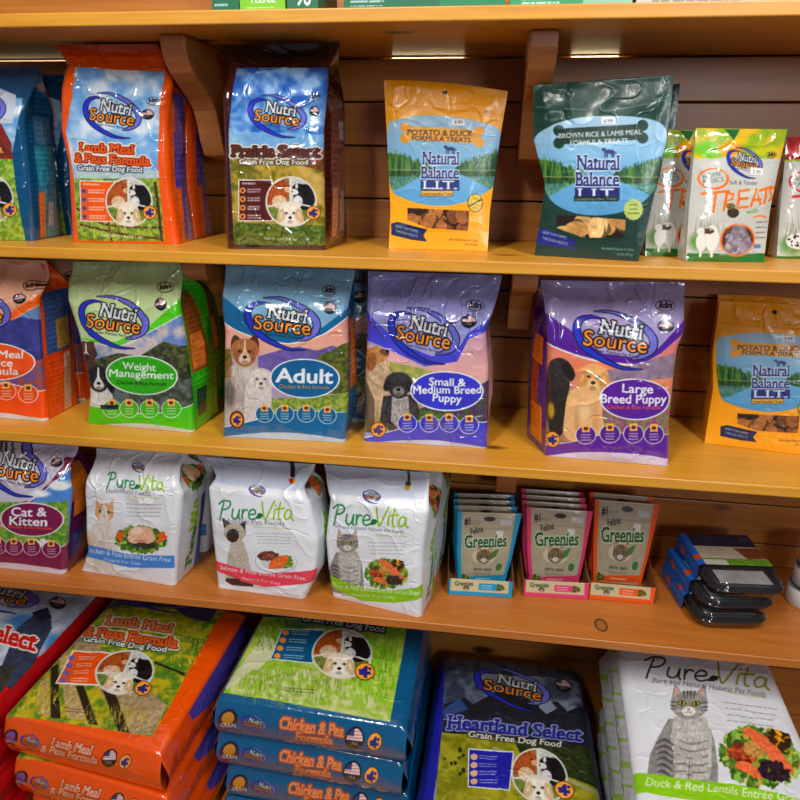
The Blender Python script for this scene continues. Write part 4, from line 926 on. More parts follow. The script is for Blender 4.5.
def mk_art_tender(acc, big, dogs):
    def f(c):
        c.rect(150, 40, 860, 820, rgb(206,206,200))
        c.rect(200, 80, 800, 240, rgb(150,180,50), c2=rgb(226,190,60), cell=40); c.blob(330, 190, 60, 44, rgb(120,190,40), .9); c.poly([(420,90),(460,150),(500,90)], rgb(30,110,70)); c.blob(430, 190, 50, 34, rgb(240,170,40), .8); c.blob(620, 200, 60, 30, rgb(200,200,60), .8)
        if acc[1] > .4: c.blob(460, 200, 60, 40, rgb(240,150,40), .5)
        else: c.rect(200, 110, 800, 230, rgb(170,30,34), noise=.3, cell=20); c.blob(520, 210, 60, 30, rgb(240,190,60), .8)
        c.poly([(200,232),(330,246),(480,222),(640,250),(800,230),(800,300),(200,300)], rgb(206,206,200))
        c.stamp(BRAND, quad(512, 262, 196, 170, 6)); c.stamp(KLN, quad(655, 222, 60, 40)); c.lines(630, 262, 690, 1, 8, rgb(60,60,60)); 
        t = np.linspace(-.3, 2*pi-.5, 40); c.stroke(np.stack([355+70*np.cos(t), 342+50*np.sin(t)], 1), np.linspace(14, 6, 40), acc, sm=False)
        c.text('HOME', 306, 344, 392, 326, 22, rgb(90,110,90)); c.text('BASICS', 306, 370, 404, 354, 22, rgb(90,110,90))
        c.text('Soft & Tender', 434, 370, 574, 374, 20, rgb(90,90,90))
        w = 13
        for p in ([(300,418),(430,404)], [(366,412),(352,508)], [(420,418),(404,500)], [(420,412),(452,420),(446,444),(410,458),(462,500)], [(482,404),(474,488)], [(482,404),(530,398)], [(480,444),(522,440)], [(474,488),(522,482)], [(540,480),(568,396),(590,470)], [(548,450),(590,446)], [(586,402),(650,384)], [(622,394),(614,466)], [(668,386),(644,398),(650,420),(664,436),(640,452)]): c.stroke(p, w, acc, sm=False)
        c.text('with', 520, 520, 580, 512, 24, rgb(90,150,70)); c.stroke([(556,536),(590,528),(628,536)], 7, acc); c.lines(570, 560, 640, 4, 26, rgb(60,60,60), wd=5, seed=4)
        # grass and dog
        c.rect(220, 716, 800, 800, rgb(44,120,60)); c.hairs(330, 640, 90, 60, rgb(120,120,90), 40, 90, 3, -90, 14)
        c.blob(300, 660, 60, 50, rgb(96,140,70), .8)
        if dogs: 
            c.ell(350, 640, 34, 66, rgb(236,236,230)); c.ell(300, 660, 26, 46, rgb(230,230,226)); c.ell(334, 604, 26, 14, rgb(90,60,40)); c.ell(296, 606, 18, 20, rgb(232,232,228)); c.stroke([(350,690),(352,730)], 14, rgb(236,236,230)); c.stroke([(300,690),(296,730)], 12, rgb(230,230,226))
            c.ell(452, 512, 30, 26, rgb(70,58,40), noise=.3, cell=5); c.ell(440, 480, 24, 16, rgb(130,110,70), noise=.3, cell=5); c.ell(470, 486, 12, 8, rgb(180,170,150))
        else:
            c.ell(330, 640, 60, 40, rgb(236,236,232)); leafbits(c, 330, 640, 56, 36, [rgb(40,40,40)], 26, 6, 3)
        c.ell(480, 650, 90, 84, acc); c.ell(480, 650, 80, 74, rgb(84,60,70)); leafbits(c, 480, 650, 70, 64, [rgb(120,90,80), rgb(70,50,56), rgb(150,140,160)], 60, 16, 4)
        c.poly([(410,700),(470,540),(500,550),(580,720),(385,726)], rgb(190,192,206), al=.55, noise=.2, cell=20); c.rect(566, 672, 600, 690, rgb(90,140,190))
        c.rect(540, 284, 606, 322, rgb(236,236,232), sl=.1); c.text('5.99', 552, 316, 592, 320, 20, rgb(110,110,110))
    return f
t2 = stand_bag('dog_treat_bag', 'shiny orange lettered treats bag with small price sticker, the front one of two', 'treat bag', 'crinkly bags of soft dog treats', TOP[1],
  [(230,757),(245,500),(262,300),(280,90)], [(620,762),(650,500),(690,300),(738,97)], .035, mk_art_tender(rgb(232,124,36), 1, True), E5, GLOSS, doy=True, seed=31, amp=.0016, patches=[('price_sticker', (541,287,605,322), .0006, CARD, True)], bulge=.009, backc=rgb(150,160,150), seal=.06, front_top=.5, wr_top=1.0)
d_ = at_z(649, 258, TOP[1])-at_z(686, 261, TOP[1])
copy_thing(t2, (d_[0], max(d_[1], .05), 0), 'shiny orange lettered treats bag standing against the dark green pouch, left of its twin', 'crinkly bags of soft dog treats')
Zr = (E5[0]+91, E5[1]+3.0, 5)
t3 = stand_bag('dog_treat_bag', 'shiny red-lettered treats bag with a spotted dog, cut by the right photo edge', 'treat bag', 'crinkly bags of soft dog treats', TOP[1],
  [(230,727),(245,500),(262,300),(280,120)], [(600,732),(630,500),(665,300),(700,127)], .03, mk_art_tender(rgb(206,40,60), 0, False), Zr, GLOSS, doy=True, seed=33, amp=.0014, bulge=.008, backc=rgb(150,160,150), seal=.06, wr_top=1.0)

copy_thing(chp, (.004, .112, 0), 'second teal blue dog food bag, a dark sliver behind the one at the left edge', 'gusseted dog food bags on the second shelf')
# ---- row 2
def ns_head(c, Z, bx, by, bw, bh, brot, light, band, ypts):
    """pale head of the bag, coloured band below it"""
def foot_bag(c, x0, x1, ytopL, mid, ytopR, ymid, yb, k): swoosh_bottom(c, (x0, ytopL), (x1, ytopR), mid, ymid, yb, k)
def art_ricelamb(c):
    c.rect(-420, 0, 300, 720, rgb(232,160,120)); c.poly([(-420,200),(-200,250),(10,250),(140,165),(300,60),(300,240),(130,200),(20,270),(-200,300),(-420,260)], rgb(238,110,30)); c.poly([(-420,20),(240,20),(200,90),(130,170),(0,240),(-200,240),(-420,180)], rgb(232,184,160))
    c.poly([(-420,250),(-200,300),(20,275),(160,190),(180,520),(-420,500)], rgb(120,150,190)); c.poly([(-420,330),(20,262),(90,240),(180,270),(180,440),(-420,420)], rgb(70,72,140), noise=.2, cell=30); c.poly([(-420,410),(180,400),(180,540),(-420,520)], rgb(170,90,80), c2=rgb(120,100,150), cell=14)
    c.stamp(BRAND, quad(-80, 220, 262, 210, 3)); c.ell(-10, 402, 142, 68, WHITE, 3); c.ell(-10, 402, 138, 64, rgb(230,96,30), 3)
    c.text('Lamb Meal', -120, 384, 92, 390, 26, WHITE, bold=.03); c.text('& Rice', -70, 414, 55, 420, 26, WHITE, bold=.03); c.text('Formula', -90, 446, 76, 450, 26, WHITE, bold=.03)
    swoosh_bottom(c, (-400, 480), (170, 520), 470, 575, 640, rgb(232,92,24)); four_icons(c, [(30,510),(106,522),(-50,505)], 34, rgb(228,96,34))
    c.ell(118, 125, 29, 20, rgb(40,30,30)); c.ell(118, 125, 26, 17, rgb(228,180,150)); c.text('kln', 100, 134, 136, 128, 16, rgb(30,25,25), bold=.06, shear=.2); c.stamp(FLAG, quad(80, 174, 50, 40, -10))
side_rl = gusset(None, [(0,0,100,100,rgb(222,86,26)), (8,22,92,60,rgb(70,96,150)), (36,40,80,58,rgb(200,160,90)), (4,60,96,100,rgb(224,84,26)), (52,62,78,98,rgb(236,190,170))])
RG = 'gusseted kibble bags on the third shelf'
rl = stand_bag('dog_food_bag', 'orange lamb and rice dog food bag with pale peach top at left photo edge', BAGCAT, RG, TOP[2],
  [(-330,585),(-330,400),(-320,200),(-310,20)], [(165,624),(152,500),(132,200),(176,105),(165,38)], .100, art_ricelamb, G1, GLOSS, side=side_rl, seed=41, backc=rgb(220,86,24), amp=.0026)

copy_thing(rl, (.004, .114, 0), 'second orange dog food bag, a dark sliver behind the lamb and rice bag', RG)
def art_weight(c):
    c.rect(150, 0, 800, 720, rgb(96,196,40)); c.poly([(220,0),(760,0),(760,110),(650,178),(552,272),(430,330),(300,318),(270,290),(220,180)], rgb(198,216,168), noise=.05, cell=60)
    c.poly([(270,290),(310,320),(440,330),(560,272),(700,170),(700,260),(555,330),(400,380)], rgb(96,200,44)); c.poly([(286,322),(440,345),(560,290),(700,215),(720,600),(310,600)], rgb(120,140,190), c2=rgb(200,190,190), cell=50)
    c.poly([(330,400),(440,370),(520,380),(600,330),(700,360),(710,600),(320,600)], rgb(50,58,44), c2=rgb(96,100,60), cell=16); c.poly([(340,480),(700,470),(706,590),(340,600)], rgb(110,116,120), c2=rgb(66,76,56), cell=20)
    c.stroke([(280,318),(440,345),(560,290),(700,212)], 3, WHITE)
    c.poly([(300,330),(350,330),(356,420),(330,560),(318,600),(300,500)], rgb(84,54,40), noise=.25, cell=8); dog_face(c, 318, 372, 40, rgb(100,64,46), rgb(50,40,38), rgb(70,44,34), blaze=rgb(225,220,215), earlen=.6)
    c.poly([(320,520),(350,440),(410,470),(424,600),(316,600)], rgb(220,218,214), noise=.12, cell=10); dog_face(c, 366, 468, 50, rgb(34,30,32), rgb(225,222,218), rgb(22,20,24), blaze=rgb(230,228,224), earlen=1.3, hair=rgb(60,56,60), hn=60)
    c.ell(522, 451, 130, 73, WHITE, 4); c.ell(522, 451, 125, 69, rgb(62,168,34), 4); c.text('Weight', 454, 428, 574, 436, 26, WHITE, bold=.03); c.text('Management', 406, 456, 636, 466, 27, WHITE, bold=.03); c.text('Chicken & Rice Formula', 432, 484, 610, 490, 13, rgb(20,50,20), bold=.01)
    swoosh_bottom(c, (300, 560), (716, 560), 592, 622, 700, rgb(78,190,34), rgb(214,220,210)); four_icons(c, [(412,575),(474,575),(548,575),(626,575)], 34, rgb(84,180,40))
    c.rect(370, 560, 434, 576, rgb(30,40,70)); c.stamp(BRAND, quad(420, 258, 268, 214, 3)); c.ell(603, 130, 31, 22, rgb(30,30,30)); c.ell(603, 130, 28, 19, rgb(190,210,160)); c.text('kln', 584, 139, 622, 134, 17, rgb(20,25,20), bold=.06, shear=.2); c.stamp(FLAG, quad(588, 195, 42, 50, -15))
side_w = gusset(None, [(0,0,100,100,rgb(60,170,34)), (4,20,62,66,rgb(150,90,40)), (10,44,50,64,rgb(226,140,70)), (4,66,96,100,rgb(66,170,36)), (12,76,46,92,rgb(60,80,60))])
wt = stand_bag('dog_food_bag', 'lime green weight management dog food bag with white-edged oval, on the third shelf', BAGCAT, RG, TOP[2],
  [(310,630),(322,520),(300,400),(280,300),(247,200),(248,110),(266,42)], [(700,666),(690,500),(668,330),(650,165),(664,80),(655,42)], .105, art_weight, G1, GLOSS, back_shift=.0, side=side_w, seed=43, backc=rgb(70,170,34), amp=.0024)
copy_thing(wt, (-.028, .122, 0), 'second lime green dog food bag, standing behind the weight management bag', RG)

def art_adult(c):
    bl = rgb(28,108,150)
    c.rect(40, 0, 720, 820, rgb(120,168,196)); c.poly([(80,0),(700,0),(700,190),(620,225),(520,280),(300,300),(200,240),(85,150)], rgb(140,180,206), noise=.08, cell=70)
    c.poly([(85,148),(160,196),(260,270),(400,300),(520,280),(626,200),(626,250),(520,310),(380,345),(250,325),(150,290),(95,258)], bl)
    c.poly([(98,260),(150,292),(250,326),(380,347),(520,310),(626,236),(630,640),(98,640)], rgb(160,140,190), grad=[(0,rgb(224,160,150)),(.3,rgb(226,178,160)),(.55,rgb(180,160,196)),(1,rgb(190,170,190))])
    c.poly([(250,400),(350,372),(420,360),(500,376),(560,356),(630,380),(630,470),(250,470)], rgb(120,104,168), noise=.12, cell=20); c.poly([(500,400),(560,376),(600,352),(630,350),(630,560),(540,560),(500,440)], rgb(66,84,44), c2=rgb(120,120,50), cell=14); c.poly([(98,380),(130,370),(150,480),(98,500)], rgb(150,110,50), c2=rgb(80,90,50), cell=12)
    c.poly([(290,580),(630,560),(630,660),(290,660)], rgb(110,140,60), c2=rgb(170,180,90), cell=12); c.stroke([(95,259),(150,291),(250,326),(380,347),(520,310),(628,236)], 4, WHITE)
    # collie and white terrier
    c.poly([(140,440),(104,520),(102,640),(120,720),(230,720),(258,600),(250,440)], rgb(196,184,176), noise=.12, cell=14, sm=True); c.blob(126, 560, 26, 60, rgb(104,92,88), .85); c.blob(118, 470, 20, 40, rgb(150,104,70), .8)
    c.hairs(170, 540, 60, 110, rgb(166,150,138), 200, 26, 2.4, 95, 20, .5); c.hairs(190, 480, 50, 50, rgb(236,226,216), 140, 30, 2.4, 95, 20, .6); dog_face(c, 194, 388, 62, rgb(172,116,72), rgb(222,200,180), rgb(84,54,42), perk=True, blaze=rgb(216,190,166), hair=rgb(104,66,44), hn=160, nose=rgb(26,24,26))
    c.poly([(205,520),(192,610),(196,720),(292,720),(304,610),(296,520)], rgb(220,210,208), noise=.06, cell=12, sm=True); c.hairs(245, 620, 50, 80, rgb(186,174,170), 160, 24, 2.4, 95, 22, .5); c.hairs(245, 610, 50, 70, rgb(240,234,232), 120, 24, 2.4, 95, 22, .5)
    dog_face(c, 262, 502, 52, rgb(220,208,202), rgb(228,216,210), rgb(206,192,184), hair=rgb(190,176,168), hn=200, nose=rgb(24,22,24), earlen=.8); c.hairs(262, 500, 50, 50, rgb(240,234,230), 160, 16, 2, 90, 60, .5, 9)
    c.ell(445, 494, 146, 84, WHITE, 2); c.ell(445, 494, 140, 79, rgb(24,104,150), 2)
    c.text('Adult', 324, 508, 560, 516, 58, WHITE, bold=.035); c.text('Chicken & Rice Formula', 338, 534, 546, 540, 15, rgb(232,150,50), bold=.015)
    swoosh_bottom(c, (96, 705), (616, 640), 632, 718, 780, rgb(24,112,158), rgb(196,214,232)); four_icons(c, [(275,645),(360,645),(450,645),(538,652)], 38, rgb(26,108,152))
    c.ell(158, 670, 32, 38, rgb(110,52,30)); c.stamp(FOUR, quad(158, 671, 56, 66)); c.stamp(BRAND, quad(352, 262, 330, 254, 2)); c.stamp(KLN, quad(552, 122, 66, 62, 4)); c.lines(510, 158, 590, 2, 12, rgb(40,60,80), wd=4); c.stamp(FLAG, quad(549, 198, 58, 58))
side_ad = gusset(None, [(0,0,100,100,rgb(20,92,136)), (8,30,60,70,rgb(200,110,50)), (4,70,96,100,rgb(22,96,140))])
ad = stand_bag('dog_food_bag', 'teal blue adult dog food bag picturing a collie and a white dog', BAGCAT, RG, TOP[2],
  [(90,745),(97,600),(98,450),(100,300),(88,160),(100,95),(108,20)], [(612,770),(622,600),(624,450),(622,200),(640,110),(652,40)], .085, art_adult, G2, GLOSS, side=side_ad, seed=47, backc=rgb(20,92,136), amp=.0020)
copy_thing(ad, (.03, .10, 0), 'second teal blue dog food bag, in the shade behind the adult bag', RG)

def art_smallmed(c):
    v = rgb(84,84,200)
    c.rect(20, 0, 680, 820, rgb(170,170,214)); c.poly([(40,0),(680,0),(640,200),(560,290),(440,330),(300,370),(160,330),(66,210)], rgb(168,168,216), noise=.08, cell=60)
    c.poly([(66,200),(120,255),(200,330),(330,380),(440,340),(470,290),(560,235),(600,180),(560,290),(546,296),(440,400),(300,420),(150,350),(64,320)], v)
    c.poly([(64,335),(150,352),(300,425),(430,400),(475,310),(560,280),(560,690),(54,690)], rgb(210,180,200), grad=[(0,rgb(214,176,196)),(.35,rgb(226,180,178)),(.6,rgb(200,176,150)),(1,rgb(140,150,90))])
    c.poly([(160,400),(330,440),(330,480),(160,480)], rgb(190,176,110), c2=rgb(150,160,90), cell=20); c.poly([(460,520),(560,480),(556,680),(440,660),(270,640),(280,590)], rgb(96,60,120), c2=rgb(70,100,50), cell=9); c.poly([(270,590),(440,620),(440,690),(270,690)], rgb(110,130,70), c2=rgb(70,100,50), cell=9)
    # beagle-like pup looking up, grey schnauzer
    c.poly([(64,380),(110,350),(160,400),(165,460),(135,640),(120,640),(112,560),(100,640),(80,640),(60,520)], rgb(206,180,150), noise=.15, cell=12); c.poly([(60,360),(110,338),(150,365),(158,382),(130,404),(80,420),(62,440)], rgb(190,140,90), noise=.15, cell=10); c.ell(140, 366, 20, 12, rgb(120,84,66), 20); c.ell(88, 405, 20, 38, rgb(160,104,62), 14, noise=.15, cell=9); c.ell(152, 362, 7, 6, BLACK)
    c.poly([(64,480),(60,560),(66,690),(100,690),(100,560)], rgb(90,70,60), al=.7, noise=.2)
    c.poly([(135,540),(120,640),(160,680),(270,670),(280,600),(262,530)], rgb(58,56,60), noise=.35, cell=9); c.poly([(170,540),(165,640),(200,676),(240,660),(236,540)], rgb(186,180,178), noise=.2, cell=9)
    dog_face(c, 196, 498, 56, rgb(56,54,58), rgb(150,144,142), rgb(34,32,36), hair=rgb(96,94,98), hn=220, earlen=.6, nose=rgb(18,18,20), seed=4); c.hairs(200, 600, 70, 70, rgb(120,118,120), 160, 22, 3, 95, 30, .5)
    c.ell(389, 519, 146, 80, WHITE, 2); c.ell(389, 519, 140, 75, rgb(70,72,196), 2)
    c.text('Small &', 318, 496, 462, 500, 30, WHITE, bold=.035); c.text('Medium Breed', 256, 528, 524, 530, 30, WHITE, bold=.035); c.text('Puppy', 332, 560, 446, 566, 30, WHITE, bold=.035)
    swoosh_bottom(c, (50, 715), (552, 650), 634, 712, 770, rgb(80,82,200), rgb(206,210,232)); four_icons(c, [(230,650),(318,650),(397,648),(477,656)], 38, rgb(74,76,190))
    c.stamp(FOUR, quad(114, 677, 64, 68)); c.stamp(BRAND, quad(296, 296, 300, 250, 6)); c.stamp(KLN, quad(503, 178, 84, 62, 8)); c.stamp(FLAG, quad(476, 240, 66, 56, 5)); c.lines(450, 210, 540, 1, 10, rgb(60,60,100), wd=4)
stand_bag('dog_food_bag', 'periwinkle small and medium breed puppy food bag with two dogs, on the third shelf', BAGCAT, RG, TOP[2],
  [(50,724),(60,600),(58,450),(66,300),(68,150),(72,45)], [(548,755),(554,600),(556,430),(546,290),(590,150),(610,60)], .08, art_smallmed, G3, GLOSS, seed=53, backc=rgb(80,80,190), amp=.0036)

def art_large(c):
    p = rgb(96,44,150)
    c.rect(20, 0, 720, 830, rgb(176,160,206)); c.poly([(60,0),(720,0),(700,230),(600,280),(560,330),(400,370),(200,250),(90,150)], rgb(176,166,206), noise=.1, cell=60)
    c.poly([(100,170),(160,210),(230,260),(330,330),(500,350),(560,300),(660,200),(660,250),(560,330),(480,372),(330,360),(220,330),(120,300),(100,290)], p)
    c.poly([(104,292),(220,336),(330,364),(480,376),(560,334),(650,262),(630,660),(104,690)], rgb(226,140,120), grad=[(0,rgb(214,130,140)),(.35,rgb(236,150,110)),(.6,rgb(180,140,150)),(1,rgb(140,130,90))])
    c.stroke([(104,292),(220,336),(330,364),(480,376)], 5, WHITE); c.poly([(330,400),(620,330),(620,430),(340,440)], rgb(150,130,150), noise=.2, cell=20); c.poly([(170,480),(240,480),(240,680),(170,680)], rgb(236,190,40), c2=rgb(160,170,50), cell=14)
    c.poly([(300,560),(620,520),(610,660),(300,680)], rgb(130,150,80), c2=rgb(170,80,150), cell=8); c.poly([(160,600),(200,590),(200,680),(160,680)], rgb(226,120,150), c2=rgb(110,150,60), cell=9)
    c.poly([(112,430),(106,560),(126,660),(168,650),(182,530),(196,440)], rgb(52,46,44), noise=.3, cell=14, sm=True); c.poly([(118,370),(150,348),(190,360),(220,410),(205,442),(180,430),(170,470),(130,470),(108,440)], rgb(58,52,50), noise=.3, cell=10, sm=True); c.ell(192, 400, 20, 40, rgb(40,34,34), -25); c.blob(124, 560, 14, 34, rgb(226,190,40), .8)
    c.poly([(215,470),(180,560),(186,670),(330,670),(326,560),(322,480)], rgb(230,188,140), noise=.06, cell=20, sm=True); dog_face(c, 292, 430, 60, rgb(230,182,126), rgb(238,200,152), rgb(212,156,102), earlen=.9, nose=rgb(46,32,34), tilt=4, hn=24, hair=rgb(222,172,120)); c.blob(226, 600, 12, 60, rgb(206,156,110), .6); c.blob(300, 590, 14, 60, rgb(206,156,110), .5); c.blob(258, 560, 22, 40, rgb(244,212,170), .7); c.hairs(255, 560, 50, 50, rgb(238,204,160), 60, 12, 2, 92, 25, .4)
    c.ell(458, 511, 143, 84, WHITE, 3); c.ell(458, 511, 137, 79, rgb(104,44,158), 3)
    c.text('Large', 406, 482, 528, 488, 34, WHITE, bold=.035); c.text('Breed Puppy', 322, 524, 584, 530, 34, WHITE, bold=.035); c.text('Chicken & Rice Formula', 346, 548, 560, 553, 15, rgb(232,110,50), bold=.015)
    swoosh_bottom(c, (100, 704), (604, 660), 648, 718, 790, rgb(104,44,158), rgb(214,206,228)); four_icons(c, [(262,655),(358,650),(452,650),(534,655)], 40, rgb(98,42,146))
    c.stamp(FOUR, quad(130, 676, 64, 68)); c.rect(112, 160, 128, 760, p*.95, al=.0); c.stamp(BRAND, quad(380, 274, 352, 262, 3)); c.stamp(KLN, quad(583, 136, 92, 66, 2)); c.stamp(FLAG, quad(583, 222, 70, 56)); c.lines(540, 170, 630, 1, 10, rgb(60,60,100), wd=4)
side_lg = gusset(None, [(0,0,100,100,rgb(80,34,124)), (26,34,84,50,rgb(236,130,40)), (34,50,70,74,rgb(180,80,50)), (26,74,84,95,rgb(236,136,40))])
stand_bag('dog_food_bag', 'deep purple large breed puppy food bag with a yellow and a black puppy', BAGCAT, RG, TOP[2],
  [(98,745),(106,600),(107,450),(108,300),(98,140),(82,40)], [(598,786),(601,600),(620,420),(632,320),(660,250),(660,50)], .085, art_large, G4, GLOSS, back_shift=-.030, side=side_lg, seed=59, backc=rgb(84,36,130), amp=.0028)

Zd = (680-54/4.4*.0, 270, 4)
def art_duck2(c):   # same pouch print as the duck pouch, redrawn at this place
    f = np.array([[1.0, 0, 76], [.0, .87, 53], [0, 0, 1.0]]); c.M = c.M @ f; art_duck(c)
dk = stand_bag('treat_pouch', 'yellow duck treat pouch cut by the right photo edge on the third shelf', 'treat pouch', TG, TOP[2],
  [(98,692),(132,480),(132,330),(158,125)], [(560,750),(580,600),(612,360),(640,160)], .065, art_duck2, G5, SATIN, doy=True, seed=61, amp=.0012, patches=[('treat_window', (226,570,470,646), .0004, GLOSS, False)], backc=rgb(230,160,30), seal=.12, topbow=.004, seal_name='zip_header', bulge=.012)
copy_thing(dk, (.018, .067, 0), 'yellow treat pouch showing only its edge behind the one at the right photo edge', TG)

# ---- row 3
def art_catkit(c):
    m = rgb(120,20,80)
    c.rect(-420, 0, 400, 640, m); c.poly([(-420,0),(270,0),(250,130),(200,190),(130,260),(-30,290),(-420,150)], rgb(206,200,216), noise=.08, cell=60); c.poly([(-420,120),(-100,260),(100,290),(268,150),(262,440),(-420,440)], rgb(60,120,200), grad=[(0,rgb(70,130,210)),(.5,rgb(120,170,226)),(1,rgb(190,210,230))])
    c.stroke([(-100,262),(60,282),(150,246),(268,146)], 4, WHITE); c.blob(224, 206, 36, 18, WHITE); c.blob(160, 238, 40, 14, WHITE); c.blob(240, 216, 30, 12, WHITE)
    c.poly([(-420,260),(258,270),(250,440),(-420,430)], rgb(84,140,50), c2=rgb(150,180,80), cell=16); leafbits(c, 165, 425, 40, 14, [WHITE], 30, 8, 2)
    cat_face(c, -6, 345, 36, rgb(190,160,120), rgb(110,80,50), rgb(90,120,60))
    c.ell(128, 335, 118, 66, WHITE, 3); c.ell(128, 335, 113, 62, rgb(128,22,84), 3); c.text('Cat &', 54, 320, 184, 322, 32, WHITE, bold=.035); c.text('Kitten', 46, 354, 186, 360, 32, WHITE, bold=.035); c.text('Chicken & Rice Formula', 40, 366, 206, 374, 11, rgb(236,120,50), bold=.015)
    swoosh_bottom(c, (-300, 480), (246, 442), 440, 494, 556, rgb(128,20,84), rgb(226,214,226)); four_icons(c, [(0,436),(60,440),(126,442),(200,450)], 33, rgb(124,22,82))
    c.stamp(BRAND, quad(60, 146, 262, 222, 6)); c.stamp(KLN, quad(252, 68, 56, 36, -20)); c.stamp(FLAG, quad(226, 116, 46, 40, -25))
side_ck = gusset(None, [(0,0,100,100,rgb(80,16,66)), (0,18,70,46,rgb(190,110,40)), (10,46,60,58,rgb(236,140,50)), (0,58,100,100,rgb(96,18,72)), (10,70,50,90,rgb(60,60,120))])
CG = 'cat food bags on the lowest shelf'
stand_bag('cat_food_bag', 'magenta cat and kitten food bag cut by the left photo edge on the lowest shelf', BAGCAT, CG, TOP[3],
  [(-250,500),(-250,350),(-245,200),(-240,30)], [(245,552),(252,400),(266,240),(268,130),(300,62)], .08, art_catkit, R1, GLOSS, side=side_ck, seed=67, backc=rgb(110,20,74), amp=.002)

def pv_common(c, lx0, ly0, lx1, ly1, h, band, bandpts, bandtxt, bt, sub, plate, pq, cat, cq, em):
    c.stamp(cat, cq); c.stamp(plate, pq)
    c.poly(bandpts, band); c.text(bandtxt, *bt, WHITE, bold=.0)
    hand(c, lx0, ly0, lx1, ly1, h, rgb(40,140,84), rgb(150,190,30)); c.stamp(BRAND, em)
G2C = rgb(120,120,130)
def art_pv1(c):
    c.rect(200, 0, 900, 700, rgb(232,234,240), noise=.02, cell=60)
    pv_common(c, 408, 214, 632, 224, 52, rgb(82,146,214), [(315,428),(500,468),(664,478),(664,526),(500,520),(318,478)], 'Chicken & Peas Entrée Grain Free', (326,462,650,502,19), None, PL_C, quad(544, 402, 196, 136, 3), WCAT, quad(392, 395, 160, 300, 3), quad(534, 134, 60, 44))
    c.text('Holistic Pet Foods', 414, 234, 580, 241, 15, G2C); c.text('Where every day matters', 520, 252, 626, 256, 8, rgb(190,190,90)); c.lines(470, 275, 640, 4, 15, G2C, wd=2.5, center=True, sl=.02); c.text("Nature's Recipe For Cats".replace("Nature's Recipe", 'Natural'), 400, 493, 540, 510, 11, WHITE)
side_pv1 = gusset(None, [(0,0,100,100,rgb(226,228,236)), (60,52,100,100,rgb(70,120,190))])
def side_pv(plate, k):
    def f(s):
        s.rect(0, 0, 100, 100, rgb(222,226,234)); s.stamp(plate, quad(60, 26, 78, 26)); 
        for i, (ch, y) in enumerate(zip('PureVita', range(0, 80, 8))): pass
        # wordmark running up the side
        def q(x, y): return (34+(-y)*.0+x*0, 0)
        g1, g2 = rgb(40,140,84), rgb(150,190,30)
        M = s.M.copy(); s.M = s.M @ np.array([[0, 1.0, 0], [-1.0, 0, 96], [0, 0, 1.0]]); hand(s, 2, 56, 52, 56, 26, g1, g2, wd=3.2); s.M = M
        s.rect(74, 46, 100, 100, k)
    return f
pv1 = stand_bag('cat_food_bag', 'white cat food bag with blue band and roast chicken picture on the lowest shelf', BAGCAT, CG, TOP[3],
  [(305,535),(330,460),(324,400),(322,300),(318,230),(345,150),(366,70)], [(665,596),(672,480),(684,360),(690,250),(686,130),(720,86)], .095, art_pv1, R1, MATTE, side=side_pv(PL_C, rgb(76,128,196)), seed=71, backc=rgb(214,218,228), amp=.0028)
copy_thing(pv1, (.012, .124, 0), 'second white bag with blue band, hidden behind the roast chicken cat food bag', CG)
def art_pv2(c):
    c.rect(0, 0, 700, 800, rgb(234,236,242), noise=.02, cell=60); c.poly([(70,80),(600,120),(560,240),(110,200)], rgb(196,208,234), al=.6)
    pv_common(c, 136, 362, 494, 366, 74, rgb(226,84,104), [(104,562),(350,622),(600,610),(600,668),(350,688),(120,612)], 'Salmon & Peas Entrée Grain Free', (144,604,544,656,20), None, PL_S, quad(410, 562, 200, 130, 2), SIAM, quad(228, 528, 165, 340, 2), quad(320, 234, 80, 62))
    c.poly([(240,602),(350,622),(480,622),(600,610),(600,668),(350,688),(240,660)], rgb(226,84,104)); c.text('Salmon & Peas Entrée Grain Free', 144, 604, 544, 656, 20, WHITE); c.text('Natural For Cats', 250, 650, 426, 676, 12, WHITE)
    c.text('Holistic Pet Foods', 168, 380, 452, 392, 20, G2C); c.text('Where every day matters', 310, 402, 482, 410, 10, rgb(190,190,90)); c.lines(295, 428, 510, 4, 15, G2C, wd=2.5, center=True, sl=.02)
    for x, y, k in ((488,158,rgb(30,30,60)),(496,184,rgb(220,190,40)),(482,184,rgb(200,60,50))): c.ell(x, y, 13, 12, k)
def side_pv2(s):
    side_pv(PL_S, rgb(220,226,236))(s); s.poly([(20,14),(60,4),(90,16)], rgb(220,40,70)); s.rect(70, 52, 100, 60, rgb(220,50,80))
stand_bag('cat_food_bag', 'white cat food bag with pink-red band and siamese cat on the lowest shelf', BAGCAT, CG, TOP[3],
  [(125,696),(112,560),(100,450),(80,230),(118,180),(70,80)], [(540,752),(590,640),(600,480),(560,300),(530,230),(590,115)], .09, art_pv2, R2, MATTE, side=side_pv2, seed=73, backc=rgb(214,218,228), amp=.0024)
